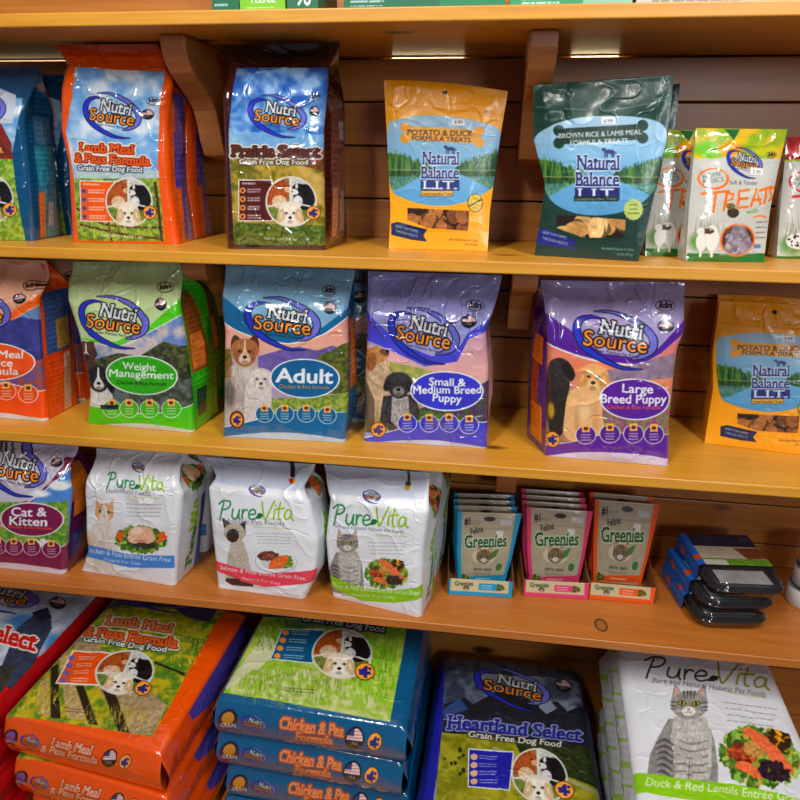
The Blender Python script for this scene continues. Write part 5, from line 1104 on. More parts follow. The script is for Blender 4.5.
def art_pv3(c):
    c.rect(0, 0, 700, 850, rgb(234,236,242), noise=.02, cell=60); c.poly([(60,60),(570,100),(540,230),(100,200)], rgb(196,208,234), al=.5)
    pv_common(c, 106, 340, 468, 352, 78, rgb(146,196,40), [(92,586),(250,640),(400,656),(524,640),(524,700),(400,716),(250,708),(96,640)], 'Duck & Red Lentils Entrée Grain Free', (110,642,514,676,22), None, PL_D, quad(366, 572, 205, 158, 2), TABBY, quad(168, 525, 190, 330, 0), quad(296, 210, 90, 74))
    c.poly([(92,586),(250,640),(400,656),(524,640),(524,700),(400,716),(250,708),(96,640)], rgb(146,196,40)); c.text('Duck & Red Lentils Entrée Grain Free', 104, 640, 516, 682, 21, WHITE); c.text('Natural For Cats', 200, 680, 400, 696, 12, WHITE)
    c.text('Pure and Natural Holistic Pet Foods', 112, 356, 448, 382, 15, G2C); c.text('Where every day matters', 318, 394, 462, 402, 9, rgb(190,190,90)); c.lines(255, 425, 480, 4, 17, G2C, wd=2.5, center=True, sl=.02)
    for x, y, k in ((446,112,rgb(30,30,60)),(466,152,rgb(90,70,60)),(462,172,rgb(200,170,60))): c.ell(x, y, 14, 12, k)
pv3 = stand_bag('cat_food_bag', 'white cat food bag with lime band and grey tabby cat on the lowest shelf', BAGCAT, CG, TOP[3],
  [(100,690),(80,560),(68,420),(90,230),(74,150),(65,68)], [(520,792),(524,640),(530,480),(556,300),(556,190),(562,108)], .085, art_pv3, R3, MATTE, side=side_pv(PL_D, rgb(150,196,60)), seed=79, backc=rgb(206,212,226), amp=.0024)
copy_thing(pv3, (.014, .125, 0), 'second white bag with lime band, hidden behind the tabby cat bag', CG)
# ---- cat treat pouches in card trays on the lowest shelf
def mk_greenies(acc):
    s = sticker(0, 0, 220, 240)       # pouch print in its own flat frame
    s.rect(0, 0, 220, 240, acc); s.poly([(14,0),(200,0),(204,120),(196,240),(20,240),(12,120)], rgb(188,176,154), noise=.04, cell=30)
    s.rect(14, 36, 202, 40, rgb(176,164,144)); s.ell(112, 14, 20, 6, rgb(60,54,50)); s.text('#1', 24, 30, 44, 30, 18, rgb(30,34,40), bold=.05); s.lines(48, 20, 90, 3, 5, rgb(90,90,90), wd=1.6); s.rect(150, 14, 192, 28, rgb(206,202,204)); s.rect(140, 44, 166, 62, rgb(232,230,228))
    s.ell(104, 122, 48, 28, rgb(216,204,180)); s.poly([(120,112),(160,96),(150,124),(122,136)], rgb(84,130,66)); 
    s.text('Greenies', 28, 96, 184, 88, 36, rgb(34,84,50), oc=rgb(214,222,196), ow=.1, bold=.03, serif=.08); s.text('Feline', 48, 56, 92, 46, 16, rgb(50,60,50), serif=.06, bold=.02)
    cat_face(s, 104, 124, 30, rgb(140,120,96), rgb(70,58,48), rgb(150,160,70))
    s.text('DENTAL TREATS', 66, 174, 140, 176, 9, rgb(60,60,50), bold=.02); s.lines(56, 184, 150, 2, 6, rgb(90,90,80), wd=2, center=True)
    s.poly([(14,206),(80,196),(200,190),(204,216),(80,222),(14,224)], acc); s.lines(70, 208, 150, 1, 6, WHITE, wd=6, center=True); leafbits(s, 34, 210, 14, 12, [rgb(110,130,60), rgb(84,100,44)], 14, 8, 2)
    s.ell(170, 160, 16, 18, rgb(180,200,160)); s.ell(170, 160, 13, 15, rgb(90,130,80)); return s
def mk_strip(acc):
    s = sticker(0, 0, 220, 66); s.rect(0, 0, 220, 66, acc); s.rect(6, 6, 208, 52, rgb(214,202,170)); s.text('Greenies', 20, 32, 84, 30, 15, rgb(34,84,50), bold=.03, serif=.08); cat_face(s, 60, 40, 11, rgb(140,120,96), rgb(70,58,48), rgb(150,160,70))
    s.rect(104, 20, 184, 44, acc); s.lines(112, 28, 160, 2, 9, WHITE, wd=4); leafbits(s, 180, 34, 12, 9, [rgb(130,140,60), rgb(90,96,40)], 16, 6, 2); return s
def tray(name, acc, cname, q, pl_l, pl_r, n, dy, dz, Zb, lab):
    """q: strip corners TL,TR,BR,BL in close-up coordinates"""
    f = lambda p: (p[0]/R4[2]+R4[0], p[1]/R4[2]+R4[1])
    z = TOP[3]; BL = at_z(*f(q[3]), z); BR = at_z(*f(q[2]), z); ax = BR-BL; w = np.linalg.norm(ax); ax /= w; nn = np.array([-ax[1], ax[0], 0])
    h = .037; root = empty('display_tray', BL+ax*w/2, f'open card display tray with {cname} front lip holding {cname} edged cat treat pouches', 'display tray', 'card display trays')
    off = BL+ax*w/2; pl = Plane(BL, ax, (0, 0, 1)); st = mk_strip(acc); dep = .152
    # front lip, with the print
    nx, nz = int(w/.0008), int(h/.0008); a, b = np.meshgrid(np.linspace(0, w, nx), np.linspace(0, h, nz))
    pr = Print(pl, (-.001, -.001, w+.001, h+.001), R4, .0008, acc); pr.c.stamp(st, [(q[0][0], q[0][1]), q[1], q[2], q[3]])
    C = pr.sample(a, b); Pf = pl.pt(a, b, np.zeros_like(a)); Pb = pl.pt(a, b, -.0008*np.ones_like(a))
    G = np.concatenate([Pf, Pb[::-1]], 0); CC = np.concatenate([C, np.ones_like(C)*rgb(150,130,100)], 0)
    grid_obj('front_lip', G-off+np.array([0, 0, .0006]), CARD, root, CC)
    for x, nm in ((-.0025, 'side_wall'), (w+.0018, 'side_wall')):
        V, F = [], []; pf = [(0, 0), (dep, 0), (dep, .052), (dep*.55, .052), (dep*.12, h), (0, h)]; k = len(pf)
        for xx in (x, x+.0008):
            for y, zz in pf: V.append(BL+ax*xx+nn*(y+.0006)+np.array([0, 0, zz+.0006])-off)
        F = [tuple(range(k-1, -1, -1)), tuple(range(k, 2*k))]+[(j, (j+1) % k, k+(j+1) % k, k+j) for j in range(k)]
        mesh_obj(nm, V, F, CARD, root, smooth=False, colors=np.ones((len(V), 3))*rgb(150,110,70))
    V, F = [], []
    def slab(x0, x1, y0, y1, z0, z1):
        b0 = len(V); box_data(x0, x1, y0, y1, z0, z1, V, F)
        for i in range(b0, len(V)): p = V[i]; V[i] = tuple(ax*(p[0]-w/2)+nn*p[1]+np.array([0, 0, p[2]]))
    slab(-.0025, w+.0025, 0, dep, .0003, .0011); mesh_obj('base', V, F, CARD, root, smooth=False, colors=np.ones((len(V), 3))*rgb(150,110,70))
    V, F = [], []; slab(-.0025, w+.0025, dep, dep+.0008, .0003, .05); mesh_obj('back_wall_panel', V, F, CARD, root, smooth=False, colors=np.ones((len(V), 3))*acc)
    GR = mk_greenies(acc)
    tl, tr, br, bl = pl_l[1], pl_r[1], pl_r[0], pl_l[0]
    def art(c):
        c.rect(-200, -100, 900, 600, acc); c.stamp(GR, [tl, tr, (br[0]+4, br[1]+12), (bl[0]-4, bl[1]+12)])
    # base of the pouch: nn*.012 behind the lip, resting on the tray floor
    zb = z+.0013
    p = stand_bag('treat_pouch', lab[0], 'treat pouch', f'{cname} edged cat treat pouches', zb, [bl, ((bl[0]*2+tl[0])/3-3, (bl[1]*2+tl[1])/3), tl], [br, ((br[0]*2+tr[0])/3+2, (br[1]*2+tr[1])/3), tr], .022, art, R4, SATIN, doy=True, seed=n+80, amp=.0008, bulge=.006, backc=acc*.8, seal=.16, front_top=.5, seal_name='zip_header', lean=.04, texel=.0007, wr_top=.6)
    for i in range(1, n): copy_thing(p, nn*dy*i+np.array([dz[i] if hasattr(dz, '__len__') else 0, 0, 0]), lab[i], f'{cname} edged cat treat pouches')
tray('t', rgb(40,160,200), 'blue', [(66,355),(275,366),(272,427),(62,415)], [(96,372),(92,140)], [(250,376),(306,146)], 4, .026, (0, -.006, -.008, -.006), Zb=None,
  lab=['blue edged cat treat pouch at the front of its tray', 'blue edged cat treat pouch directly behind the front one', 'blue edged cat treat pouch second from the back of its tray', 'blue edged cat treat pouch at the very back of its tray'])
tray('t', rgb(222,86,130), 'pink', [(316,360),(527,372),(525,432),(312,420)], [(332,376),(322,124)], [(494,382),(543,138)], 4, .026, (0, -.006, -.004, -.002), Zb=None,
  lab=['pink edged cat treat pouch at the front of its tray', 'pink edged cat treat pouch directly behind the front one', 'pink edged cat treat pouch second from the back of its tray', 'pink edged cat treat pouch at the very back of its tray'])
tray('t', rgb(232,104,36), 'orange', [(532,366),(749,384),(744,448),(528,429)], [(545,372),(550,98)], [(702,386),(767,116)], 2, .03, (0, -.006), Zb=None,
  lab=['orange edged cat treat pouch at the front of its tray, filled with a brown treat', 'orange edged cat treat pouch behind the front one in the same tray'])

# ---- stack of dark plastic food trays
DARKP, _nt, _b = nodes('dark_clear_plastic'); _b.inputs['Base Color'].default_value = (.010, .010, .012, 1); _b.inputs['Roughness'].default_value = .1; _b.inputs['Coat Weight'].default_value = .8
_tc = _nt.nodes.new('ShaderNodeTexCoord'); _n = N(_nt, 'ShaderNodeTexNoise'); _n.inputs['Scale'].default_value = 90; _nt.links.new(_tc.outputs['Object'], _n.inputs['Vector'])
_bp = N(_nt, 'ShaderNodeBump'); _bp.inputs['Strength'].default_value = .25; _bp.inputs['Distance'].default_value = .002; _nt.links.new(_n.outputs['Fac'], _bp.inputs['Height']); _nt.links.new(_bp.outputs['Normal'], _b.inputs['Normal'])
LIDP, _nt, _b = nodes('clear_lid_plastic'); _b.inputs['Base Color'].default_value = (.03, .03, .035, 1); _b.inputs['Roughness'].default_value = .05; _b.inputs['Coat Weight'].default_value = 1; _b.inputs['Coat Roughness'].default_value = .02; _b.inputs['Specular IOR Level'].default_value = 1; _b.inputs['Alpha'].default_value = .35
_tc = _nt.nodes.new('ShaderNodeTexCoord'); _n = N(_nt, 'ShaderNodeTexNoise'); _n.inputs['Scale'].default_value = 60; _nt.links.new(_tc.outputs['Object'], _n.inputs['Vector'])
_bp = N(_nt, 'ShaderNodeBump'); _bp.inputs['Strength'].default_value = .3; _bp.inputs['Distance'].default_value = .002; _nt.links.new(_n.outputs['Fac'], _bp.inputs['Height']); _nt.links.new(_bp.outputs['Normal'], _b.inputs['Normal'])
def rrect(w, d, r, n=10):
    pts = []
    for cx, cy, a0 in ((w/2-r, d/2-r, 0), (-w/2+r, d/2-r, 90), (-w/2+r, -d/2+r, 180), (w/2-r, -d/2+r, 270)):
        for i in range(n): a = radians(a0+90*i/(n-1)); pts.append((cx+r*cos(a), cy+r*sin(a)))
    P = np.array(pts); out = []
    for i in range(len(P)):
        a, b = P[i], P[(i+1) % len(P)]; L = np.linalg.norm(b-a); k = max(1, int(L/.0035))
        for j in range(k): out.append(a+(b-a)*j/k)
    return np.array(out)
def loft(name, rings, mat, parent, cap0=True, cap1=True, colors=None):
    n = len(rings[0]); V = np.concatenate(rings); F = []
    for k in range(len(rings)-1):
        for j in range(n): F.append((k*n+j, k*n+(j+1) % n, (k+1)*n+(j+1) % n, (k+1)*n+j))
    if cap0: F.append(tuple(range(n-1, -1, -1)))
    if cap1: F.append(tuple(range((len(rings)-1)*n, len(rings)*n)))
    return mesh_obj(name, V, F, mat, parent, colors=colors)
def food_tray(loc, rz, label):
    w, d = .136, .185; root = empty('plastic_food_tray', loc, label, 'food tray', 'stacked plastic food trays'); root.rotation_euler = (0, 0, rz); root.scale = (1, 1, 1.18)
    def ring(s_, z, rib=0.0, r=.018):
        P = rrect(w, d, .030, 8)*s_; k = np.arange(len(P)); f = 1+rib*((k % 2)*2-1); return np.concatenate([P*f[:, None], np.full((len(P), 1), z)], 1)
    loft('tray_base', [ring(.86, 0), ring(.89, .001), ring(.93, .006, .012), ring(.95, .013, .012), ring(1.0, .0155), ring(1.0, .0170), ring(.97, .0175)], DARKP, root)
    loft('rim', [ring(1.0, .0171), ring(1.012, .0175), ring(1.012, .0192), ring(.985, .0196)], LIDP, root, False, False)
    loft('clear_lid', [ring(.98, .0180), ring(.965, .0195), ring(.955, .0215, .014), ring(.93, .0265, .014), ring(.90, .0285), ring(.87, .0285)], LIDP, root)
    loft('food', [ring(.84, .012), ring(.86, .016), ring(.80, .0200), ring(.5, .021)], plain('tray_food', rgb(38,36,40), .6, .5, 160), root)
    V, F = [], []; box_data(-w*.34, w*.34, -d*.40, -.034, .0215, .0222, V, F); mesh_obj('label_card', V, F, plain('white_card', rgb(190,192,192), .5, .12, 30), root, smooth=False)
    # printed sleeve round the back two thirds
    nx, ny = 150, 150; x = np.linspace(-w*.5-.0015, w*.5+.0015, nx); ay = np.linspace(0, 1, ny); y0, y1 = -.030, d*.5-.014
    X, Yv = np.meshgrid(x, y0+(y1-y0)*ay); Zt = np.full_like(X, .0297)
    side_u = np.clip((np.abs(X)-(w*.47))/(w*.03+.0015), 0, 1); Zt = Zt-side_u**2*.004
    cv = Canvas(300, 300, np.array([[3.0, 0, 0], [0, 3.0, 0], [0, 0, 1]])); c = cv
    c.rect(0, 0, 100, 42, rgb(22,30,60)); c.text('Grain Free', 30, 14, 60, 14, 5, rgb(90,100,140)); c.text('Natural Treats', 30, 26, 72, 26, 6, rgb(60,90,150)); c.rect(80, 8, 94, 24, rgb(60,70,110))
    c.rect(0, 42, 100, 100, rgb(196,188,170)); c.lines(8, 50, 60, 4, 6, rgb(140,130,120), wd=1.5); c.poly([(62,46),(96,44),(100,78),(70,80)], rgb(150,80,50), c2=rgb(110,70,50), cell=18); c.rect(8, 80, 100, 100, rgb(110,150,50), noise=.3, cell=8); c.rect(8, 84, 40, 100, rgb(206,206,190)); c.rect(0, 0, 9, 100, rgb(26,110,190)); c.rect(0, 70, 9, 84, rgb(200,90,40))
    im = cv.img; C = im[np.clip(((1-ay)*0+ (1-(Yv-y0)/(y1-y0)))*299, 0, 299).astype(int), np.clip((X-x[0])/(x[-1]-x[0])*299, 0, 299).astype(int)]
    top = np.stack([X, Yv, Zt], -1)
    def flank(sx):
        k = 30; zz = np.linspace(.0257, .002, k)[:, None]; yy = np.linspace(y0, y1, ny)[None, :]
        G = np.stack([np.full((k, ny), sx*(w*.5+.0015)), np.repeat(yy, k, 0), np.repeat(zz, ny, 1)], -1)
        cc = np.ones((k, ny, 3))*rgb(26,112,196); cc[8:22, 90:118] = rgb(206,96,50); cc[10:14, 20:80] = rgb(80,160,220); return G, cc
    GL, cL = flank(-1); GR_, cR = flank(1)
    G = np.concatenate([GL[::-1].transpose(1, 0, 2), top[:, 1:-1], GR_.transpose(1, 0, 2)], 1); CC = np.concatenate([cL[::-1].transpose(1, 0, 2), C[:, 1:-1], cR.transpose(1, 0, 2)], 1)
    grid_obj('paper_sleeve', G, CARD, root, CC)
    return root
f5 = lambda p: (p[0]/R5[2]+R5[0], p[1]/R5[2]+R5[1])
pA = at_z(*f5((250, 682)), TOP[3]); pB = at_z(*f5((552, 688)), TOP[3])
ca = pB-pA; wA = np.linalg.norm(ca); ca /= wA; perp = np.array([-ca[1], ca[0], 0]); rzA = math.atan2(ca[1], ca[0])
cen = (pA+pB)/2+perp*.094-ca*.004
print('tray front width', wA, pA, pB)
tr0 = food_tray((cen[0], cen[1], TOP[3]+.0005), rzA, 'dark plastic food tray with blue sleeve at the bottom of the stack of three')
copy_thing(tr0, (.004, -.002, .0358), 'dark plastic food tray with blue sleeve in the middle of the stack of three', 'stacked plastic food trays', rzA+.02, 1.18)
copy_thing(tr0, (.016, -.006, .0716), 'dark plastic food tray with picture sleeve on top of the stack of three', 'stacked plastic food trays', rzA-.03, 1.18)

# ---- wrapped white cans at the right edge
def can(loc, label):
    root = empty('white_can', loc, label, 'can', 'white cans at the right edge'); t = np.linspace(0, 2*pi, 49)[:-1]
    rg = lambda r, z: np.stack([r*np.cos(t), r*np.sin(t), np.full(48, z)], 1)
    loft('can_body', [rg(.0325, 0), rg(.034, .001), rg(.034, .036), rg(.0325, .0375)], CARD, root, colors=np.repeat(np.array([rgb(220,216,214), rgb(226,222,220), rgb(226,222,220), rgb(170,160,158)]), 48, 0))
    loft('lid', [rg(.0335, .0376), rg(.0345, .0384), rg(.0345, .0395), rg(.031, .0398), rg(.031, .038)], plain('tin', rgb(170,168,166), .3, metallic=.8), root)
    return root
pc = at_z(803, 612, TOP[3]); c0 = can((pc[0]+.016, pc[1]+.034, TOP[3]+.0004), 'white can at the bottom of the pile cut by the right photo edge')
copy_thing(c0, (.006, .004, .0402), 'white can resting on the bottom one at the right photo edge')
copy_thing(c0, (.012, .008, .0804), 'topmost white can of the pile at the right photo edge')

# ---- green boxes on the top shelf
def top_box(xl, xr, d, h, art_c, label, depth=.12):
    z = TOP[0]; a = at_y(xl, 6, d); b = at_y(xr, 6, d); w = b[0]-a[0]; root = empty('treat_box', (a[0]+w/2, d, z), label, 'box', 'green boxes on the top shelf')
    cv = Canvas(400, 400, np.array([[4.0, 0, 0], [0, 4.0, 0], [0, 0, 1]])); art_c(cv)
    n = 110; u, v = np.meshgrid(np.linspace(0, 1, n), np.linspace(0, 1, n)); C = cv.img[np.clip((1-v)*399, 0, 399).astype(int), np.clip(u*399, 0, 399).astype(int)]
    G = np.stack([(u-.5)*w, np.zeros_like(u), v*h+.0005], -1); grid_obj('front_panel', G, CARD, root, C)
    V, F = [], []; box_data(-w/2, w/2, .0002, depth, .0005, h, V, F); o = mesh_obj('carton', V, F, CARD, root, smooth=False, colors=np.ones((8, 3))*cv.img[300, 10]); bevel(o, .001, 1); return root
GB = rgb(20,110,80)
def b1(c): c.rect(0, 0, 100, 100, GB); c.text('NET WT', 10, 90, 60, 90, 5, WHITE); c.lines(10, 95, 70, 1, 4, WHITE, wd=2)
def b2(c): c.rect(0, 0, 100, 100, rgb(130,190,40)); c.text('TEENIE', 22, 92, 80, 92, 7, WHITE, bold=.03); c.lines(14, 97, 90, 1, 3, WHITE, wd=1.6)
def b3(c): c.rect(0, 0, 100, 100, GB); c.text('96', 30, 96, 76, 96, 12, WHITE, bold=.03)
def b4(c): c.rect(0, 0, 100, 100, GB); c.rect(60, 60, 100, 100, rgb(30,130,90)); c.lines(4, 93, 30, 2, 4, WHITE, wd=1.6)
def b5(c): c.rect(0, 0, 100, 100, rgb(60,150,110)); c.lines(10, 94, 50, 2, 3.5, WHITE, wd=1.8); c.rect(60, 80, 100, 100, rgb(150,190,170))
def b6(c): c.rect(0, 0, 100, 100, rgb(200,196,190)); c.lines(10, 94, 80, 2, 3.5, rgb(120,120,120), wd=1.8)
top_box(212, 239, .012, .15, b1, 'dark green box at the left end of the row of boxes on the top shelf')
top_box(240, 285, .012, .12, b2, 'bright lime green box on the top shelf above the maroon bag')
top_box(287, 318, .012, .15, b3, 'green box with white number 96 on the top shelf')
top_box(344, 505, .014, .13, b4, 'long green box on the top shelf above the duck treat pouch')
top_box(510, 632, .012, .13, b5, 'pale green box on the top shelf above the bracket')
top_box(636, 800, .012, .13, b6, 'light grey box on the top shelf near the right photo edge')

# ---- big bags lying on the bottom tier
def q4(pts, Z, z): return [at_z(p[0]/Z[2]+Z[0], p[1]/Z[2]+Z[1], z)[:2] for p in pts]
def extend(FL, FR, ln, skew=0.0):
    FL, FR = np.array(FL), np.array(FR); d = (FR-FL)/np.linalg.norm(FR-FL); n = np.array([-d[1], d[0]]); v = n*ln+d*skew; return FL, FR, FR+v, FL+v
def art_lambbig(c):
    c.rect(-300, -400, 1100, 1100, rgb(226,98,22)); c.poly([(335,120),(800,110),(740,200),(530,575),(20,496),(200,280)], GRS, c2=rgb(190,176,50), cell=30)
    c.poly([(340,60),(800,60),(730,180),(560,140),(420,120),(330,140)], rgb(40,70,110), noise=.2)
    c.poly([(420,130),(600,130),(700,190),(720,240),(560,220),(300,180)], rgb(190,186,60), c2=rgb(140,160,50), cell=22)
    pl = rgb(170,150,116); dk = rgb(50,44,30)
    c.poly([(280,210),(580,470),(530,570),(430,560),(250,250)], pl, noise=.25, cell=14); c.poly([(350,400),(390,400),(450,560),(410,555)], dk); c.poly([(200,280),(235,275),(300,520),(232,512)], rgb(190,168,120), noise=.2, cell=12); c.poly([(262,400),(290,400),(340,535),(306,530)], dk); c.poly([(175,330),(200,320),(210,515),(176,510)], dk); c.poly([(135,390),(170,360),(176,505),(130,498)], rgb(180,160,110), noise=.2); c.stroke([(540,320),(640,364)], 8, dk)
    c.hairs(120, 450, 90, 50, rgb(214,196,80), 120, 26, 4, -90, 18); c.hairs(400, 520, 120, 40, rgb(190,170,70), 120, 26, 4, -90, 18); c.hairs(640, 260, 70, 80, rgb(206,190,70), 140, 20, 4, -90, 25)
    c.stamp(BRAND, [(452,60),(700,60),(690,165),(410,130)])
    c.text('Lamb Meal', 370, 184, 590, 218, 30, rgb(224,150,100), oc=rgb(150,60,30), ow=.1, o2=rgb(240,225,210), ow2=.22, bold=.045, serif=.1, up=(.3,-1))
    c.text('& Peas Formula', 290, 222, 612, 272, 32, rgb(224,120,60), oc=rgb(150,60,30), ow=.1, o2=rgb(240,225,210), ow2=.22, bold=.045, serif=.1, up=(.3,-1))
    c.text('Grain Free Dog Food', 290, 246, 576, 286, 17, WHITE, oc=rgb(70,80,60), ow=.2, bold=.03, serif=.08, up=(.3,-1))
    c.poly([(252,278),(420,290),(360,404),(190,390)], WHITE); c.poly([(256,282),(414,294),(356,399),(197,386)], rgb(226,98,36)); [(c.ell(250-i*10, 304+i*25, 12, 9, rgb(130,110,170)), c.lines(275-i*10, 300+i*25, 345-i*8, 2, 8, WHITE, wd=3, seed=i, sl=.06)) for i in range(4)]
    c.stamp(TRIO, [(362,262),(566,292),(500,446),(306,420)]); c.stamp(FOUR, [(474,378),(534,386),(520,440),(458,434)]); c.lines(220, 476, 356, 2, 10, rgb(60,60,50), wd=3, sl=.09)
def end_art(title, tc, oc, base, lft, dn):
    """end strip print; lft=(x,y) left mid, dn=(x,y) right mid in close-up coordinates"""
    (x0, y0), (x1, y1) = lft, dn; sl = (y1-y0)/(x1-x0); L = x1-x0
    def f(c):
        c.rect(x0-900, y0-500, x1+900, y1+500, base)
        P = lambda t, dy: (x0+t*L, y0+t*L*sl+dy)
        h = L*.058
        x, y = P(.075, 0); c.ell(x, y, h*.95, h*.9, rgb(40,26,60)); c.ell(x, y-h*.2, h*.6, h*.5, rgb(140,90,150) if base[0] > .5 else rgb(190,140,60)); c.text('GRAIN', x-h*.7, y+h*.6, x+h*.7, y+h*.72, h*.42, WHITE, bold=.03)
        x, y = P(.215, 0); c.stamp(BRAND, quad(x, y, h*2.5, h*1.7, math.degrees(math.atan(sl))))
        a = P(.36, -h*.05); b = P(.64 if title[0].startswith('Lamb') else .71, -h*.05); c.text(title[0], *a, *b, h*.8, tc, oc=oc, ow=.14, bold=.04, serif=.1)
        a = P(.29 if title[0].startswith('Lamb') else .45, h*.85); b = P(.69 if title[0].startswith('Lamb') else .65, h*.85); c.text(title[1], *a, *b, h*.8, tc, oc=oc, ow=.14, bold=.04, serif=.1)
        x, y = P(.775, 0); c.stamp(FLAG, quad(x, y, h*1.9, h*1.9, 5)); x, y = P(.885, 0); c.stamp(FOUR, quad(x, y, h*1.5, h*1.5, 5))
    return f
BG_ = 'big bags stacked lying flat on the bottom tier'
ZO = SH[3]-.165; tO = .0955
FLo, FRo = q4([(4, 500), (548, 585)], B1, ZO)
def side_big(k, lab):
    def f(c):
        c.rect(-1500, -1500, 3000, 3000, k); 
    return f
def place_big(name, label, FL, FR, ln, z, art, endf, Z, **kw):
    q = extend(FL, FR, ln, kw.pop('skew', 0)); return lying_bag(name, label, 'big pet food bag', BG_, *q, z, kw.pop('thick'), art, Z, MATTE if kw.pop('matte', False) else GLOSS, endart=endf, **kw)
FLo = at_z(3, 712, ZO)[:2]; FRo = at_z(160, 752, ZO)[:2]
print('orange', FLo, FRo, np.linalg.norm(FRo-FLo))
lnO = .60
def side_or(c):
    c.rect(-2000, -2000, 4000, 4000, rgb(214,88,24)); c.poly([(640,420),(700,330),(1000,-100),(1000,200),(760,420),(660,520)], rgb(90,78,160)); c.poly([(652,410),(720,300),(732,330),(668,430)], rgb(190,180,190)); c.ell(628, 480, 22, 28, rgb(40,30,60)); c.ell(628, 480, 16, 22, rgb(226,140,50))
big_o = place_big('big_dog_food_bag', 'orange lamb and peas dog food bag on top of the left stack', FLo, FRo, .40, ZO, art_lambbig, end_art(('Lamb Meal', '& Peas Formula'), rgb(226,190,170), rgb(190,70,20), rgb(226,98,22), (14, 562), (500, 668)), B1, thick=tO, sideart=side_or, skew=-.035, seed=5, amp=.002, sidecol=rgb(214,88,24), endcol=rgb(226,98,22))
for i, l in ((1, 'orange lamb and peas bag second from the top of the left stack'), (2, 'orange lamb and peas bag at the foot of the left stack')):
    copy_thing(big_o, ((.006, .012, .016)[i-1], (-.006, .010, .014)[i-1], -(tO+.0035)*i), l, BG_, (-.01, .008, -.02)[i-1])

ZG = SH[3]-.118; tG = .0825
FLg = at_z(215, 697, ZG)[:2]; FRg = at_z(407, 727, ZG)[:2]; print('green', FLg, FRg, np.linalg.norm(FRg-FLg))
def art_chickbig(c):
    c.rect(-300, -300, 1100, 900, rgb(14,96,136)); c.poly([(232,50),(696,80),(640,385),(105,290)], rgb(150,190,60), c2=rgb(190,206,110), cell=26)
    c.poly([(240,110),(300,140),(200,240),(120,280),(112,270),(180,180)], rgb(214,216,180)); c.poly([(140,270),(200,220),(420,230),(630,330),(640,385),(120,290)], rgb(206,212,160), c2=rgb(160,190,80), cell=18); c.hairs(300, 120, 100, 60, rgb(110,160,50), 200, 34, 4, -100, 22); c.hairs(580, 220, 80, 110, rgb(120,170,50), 300, 40, 4, -84, 16); c.hairs(330, 290, 190, 50, rgb(120,150,60), 220, 40, 3, -90, 20)
    c.poly([(300,86),(600,100),(560,60),(300,60)], rgb(60,110,120), al=.5)
    c.text('Grain Free Dog Food', 360, 66, 620, 104, 20, WHITE, oc=rgb(30,50,60), ow=.25, bold=.03, serif=.08)
    c.poly([(294,88),(432,98),(392,204),(255,188)], WHITE); c.poly([(297,91),(430,101),(390,200),(259,185)], rgb(14,96,136)); [(c.ell(306-i*9, 102+i*25, 11, 9, rgb(232,160,80)), c.lines(326-i*9, 99+i*25, 396-i*6, 2, 8, WHITE, wd=3, seed=i, sl=.06)) for i in range(4)]
    c.stamp(TRIO, [(400,84),(590,100),(580,262),(376,246)]); c.stamp(FOUR, [(530,198),(594,204),(592,264),(522,258)]); c.lines(300, 278, 430, 2, 9, rgb(80,90,60), wd=2.5, sl=.09)
big_g = place_big('big_dog_food_bag', 'teal edged chicken and pea dog food bag on top of the middle stack', FLg, FRg, .375, ZG, art_chickbig, end_art(('Chicken & Pea', 'Formula'), rgb(226,150,100), rgb(170,90,60), rgb(14,96,136), (84, 368), (660, 452)), B2, thick=tG, seed=6, amp=.002, sidecol=rgb(14,80,120), endcol=rgb(14,96,136), skew=-.01)
for i, l in ((1, 'teal edged chicken and pea bag second from the top of the middle stack'), (2, 'teal edged chicken and pea bag third from the top of the middle stack'), (3, 'teal edged bag at the foot of the middle stack')):
    copy_thing(big_g, ((-.004, .004, -.006, 0)[i-1], (.004, .010, .006, .004)[i-1], -(tG+.0035)*i), l, BG_, (-.012, .008, -.006, 0)[i-1])

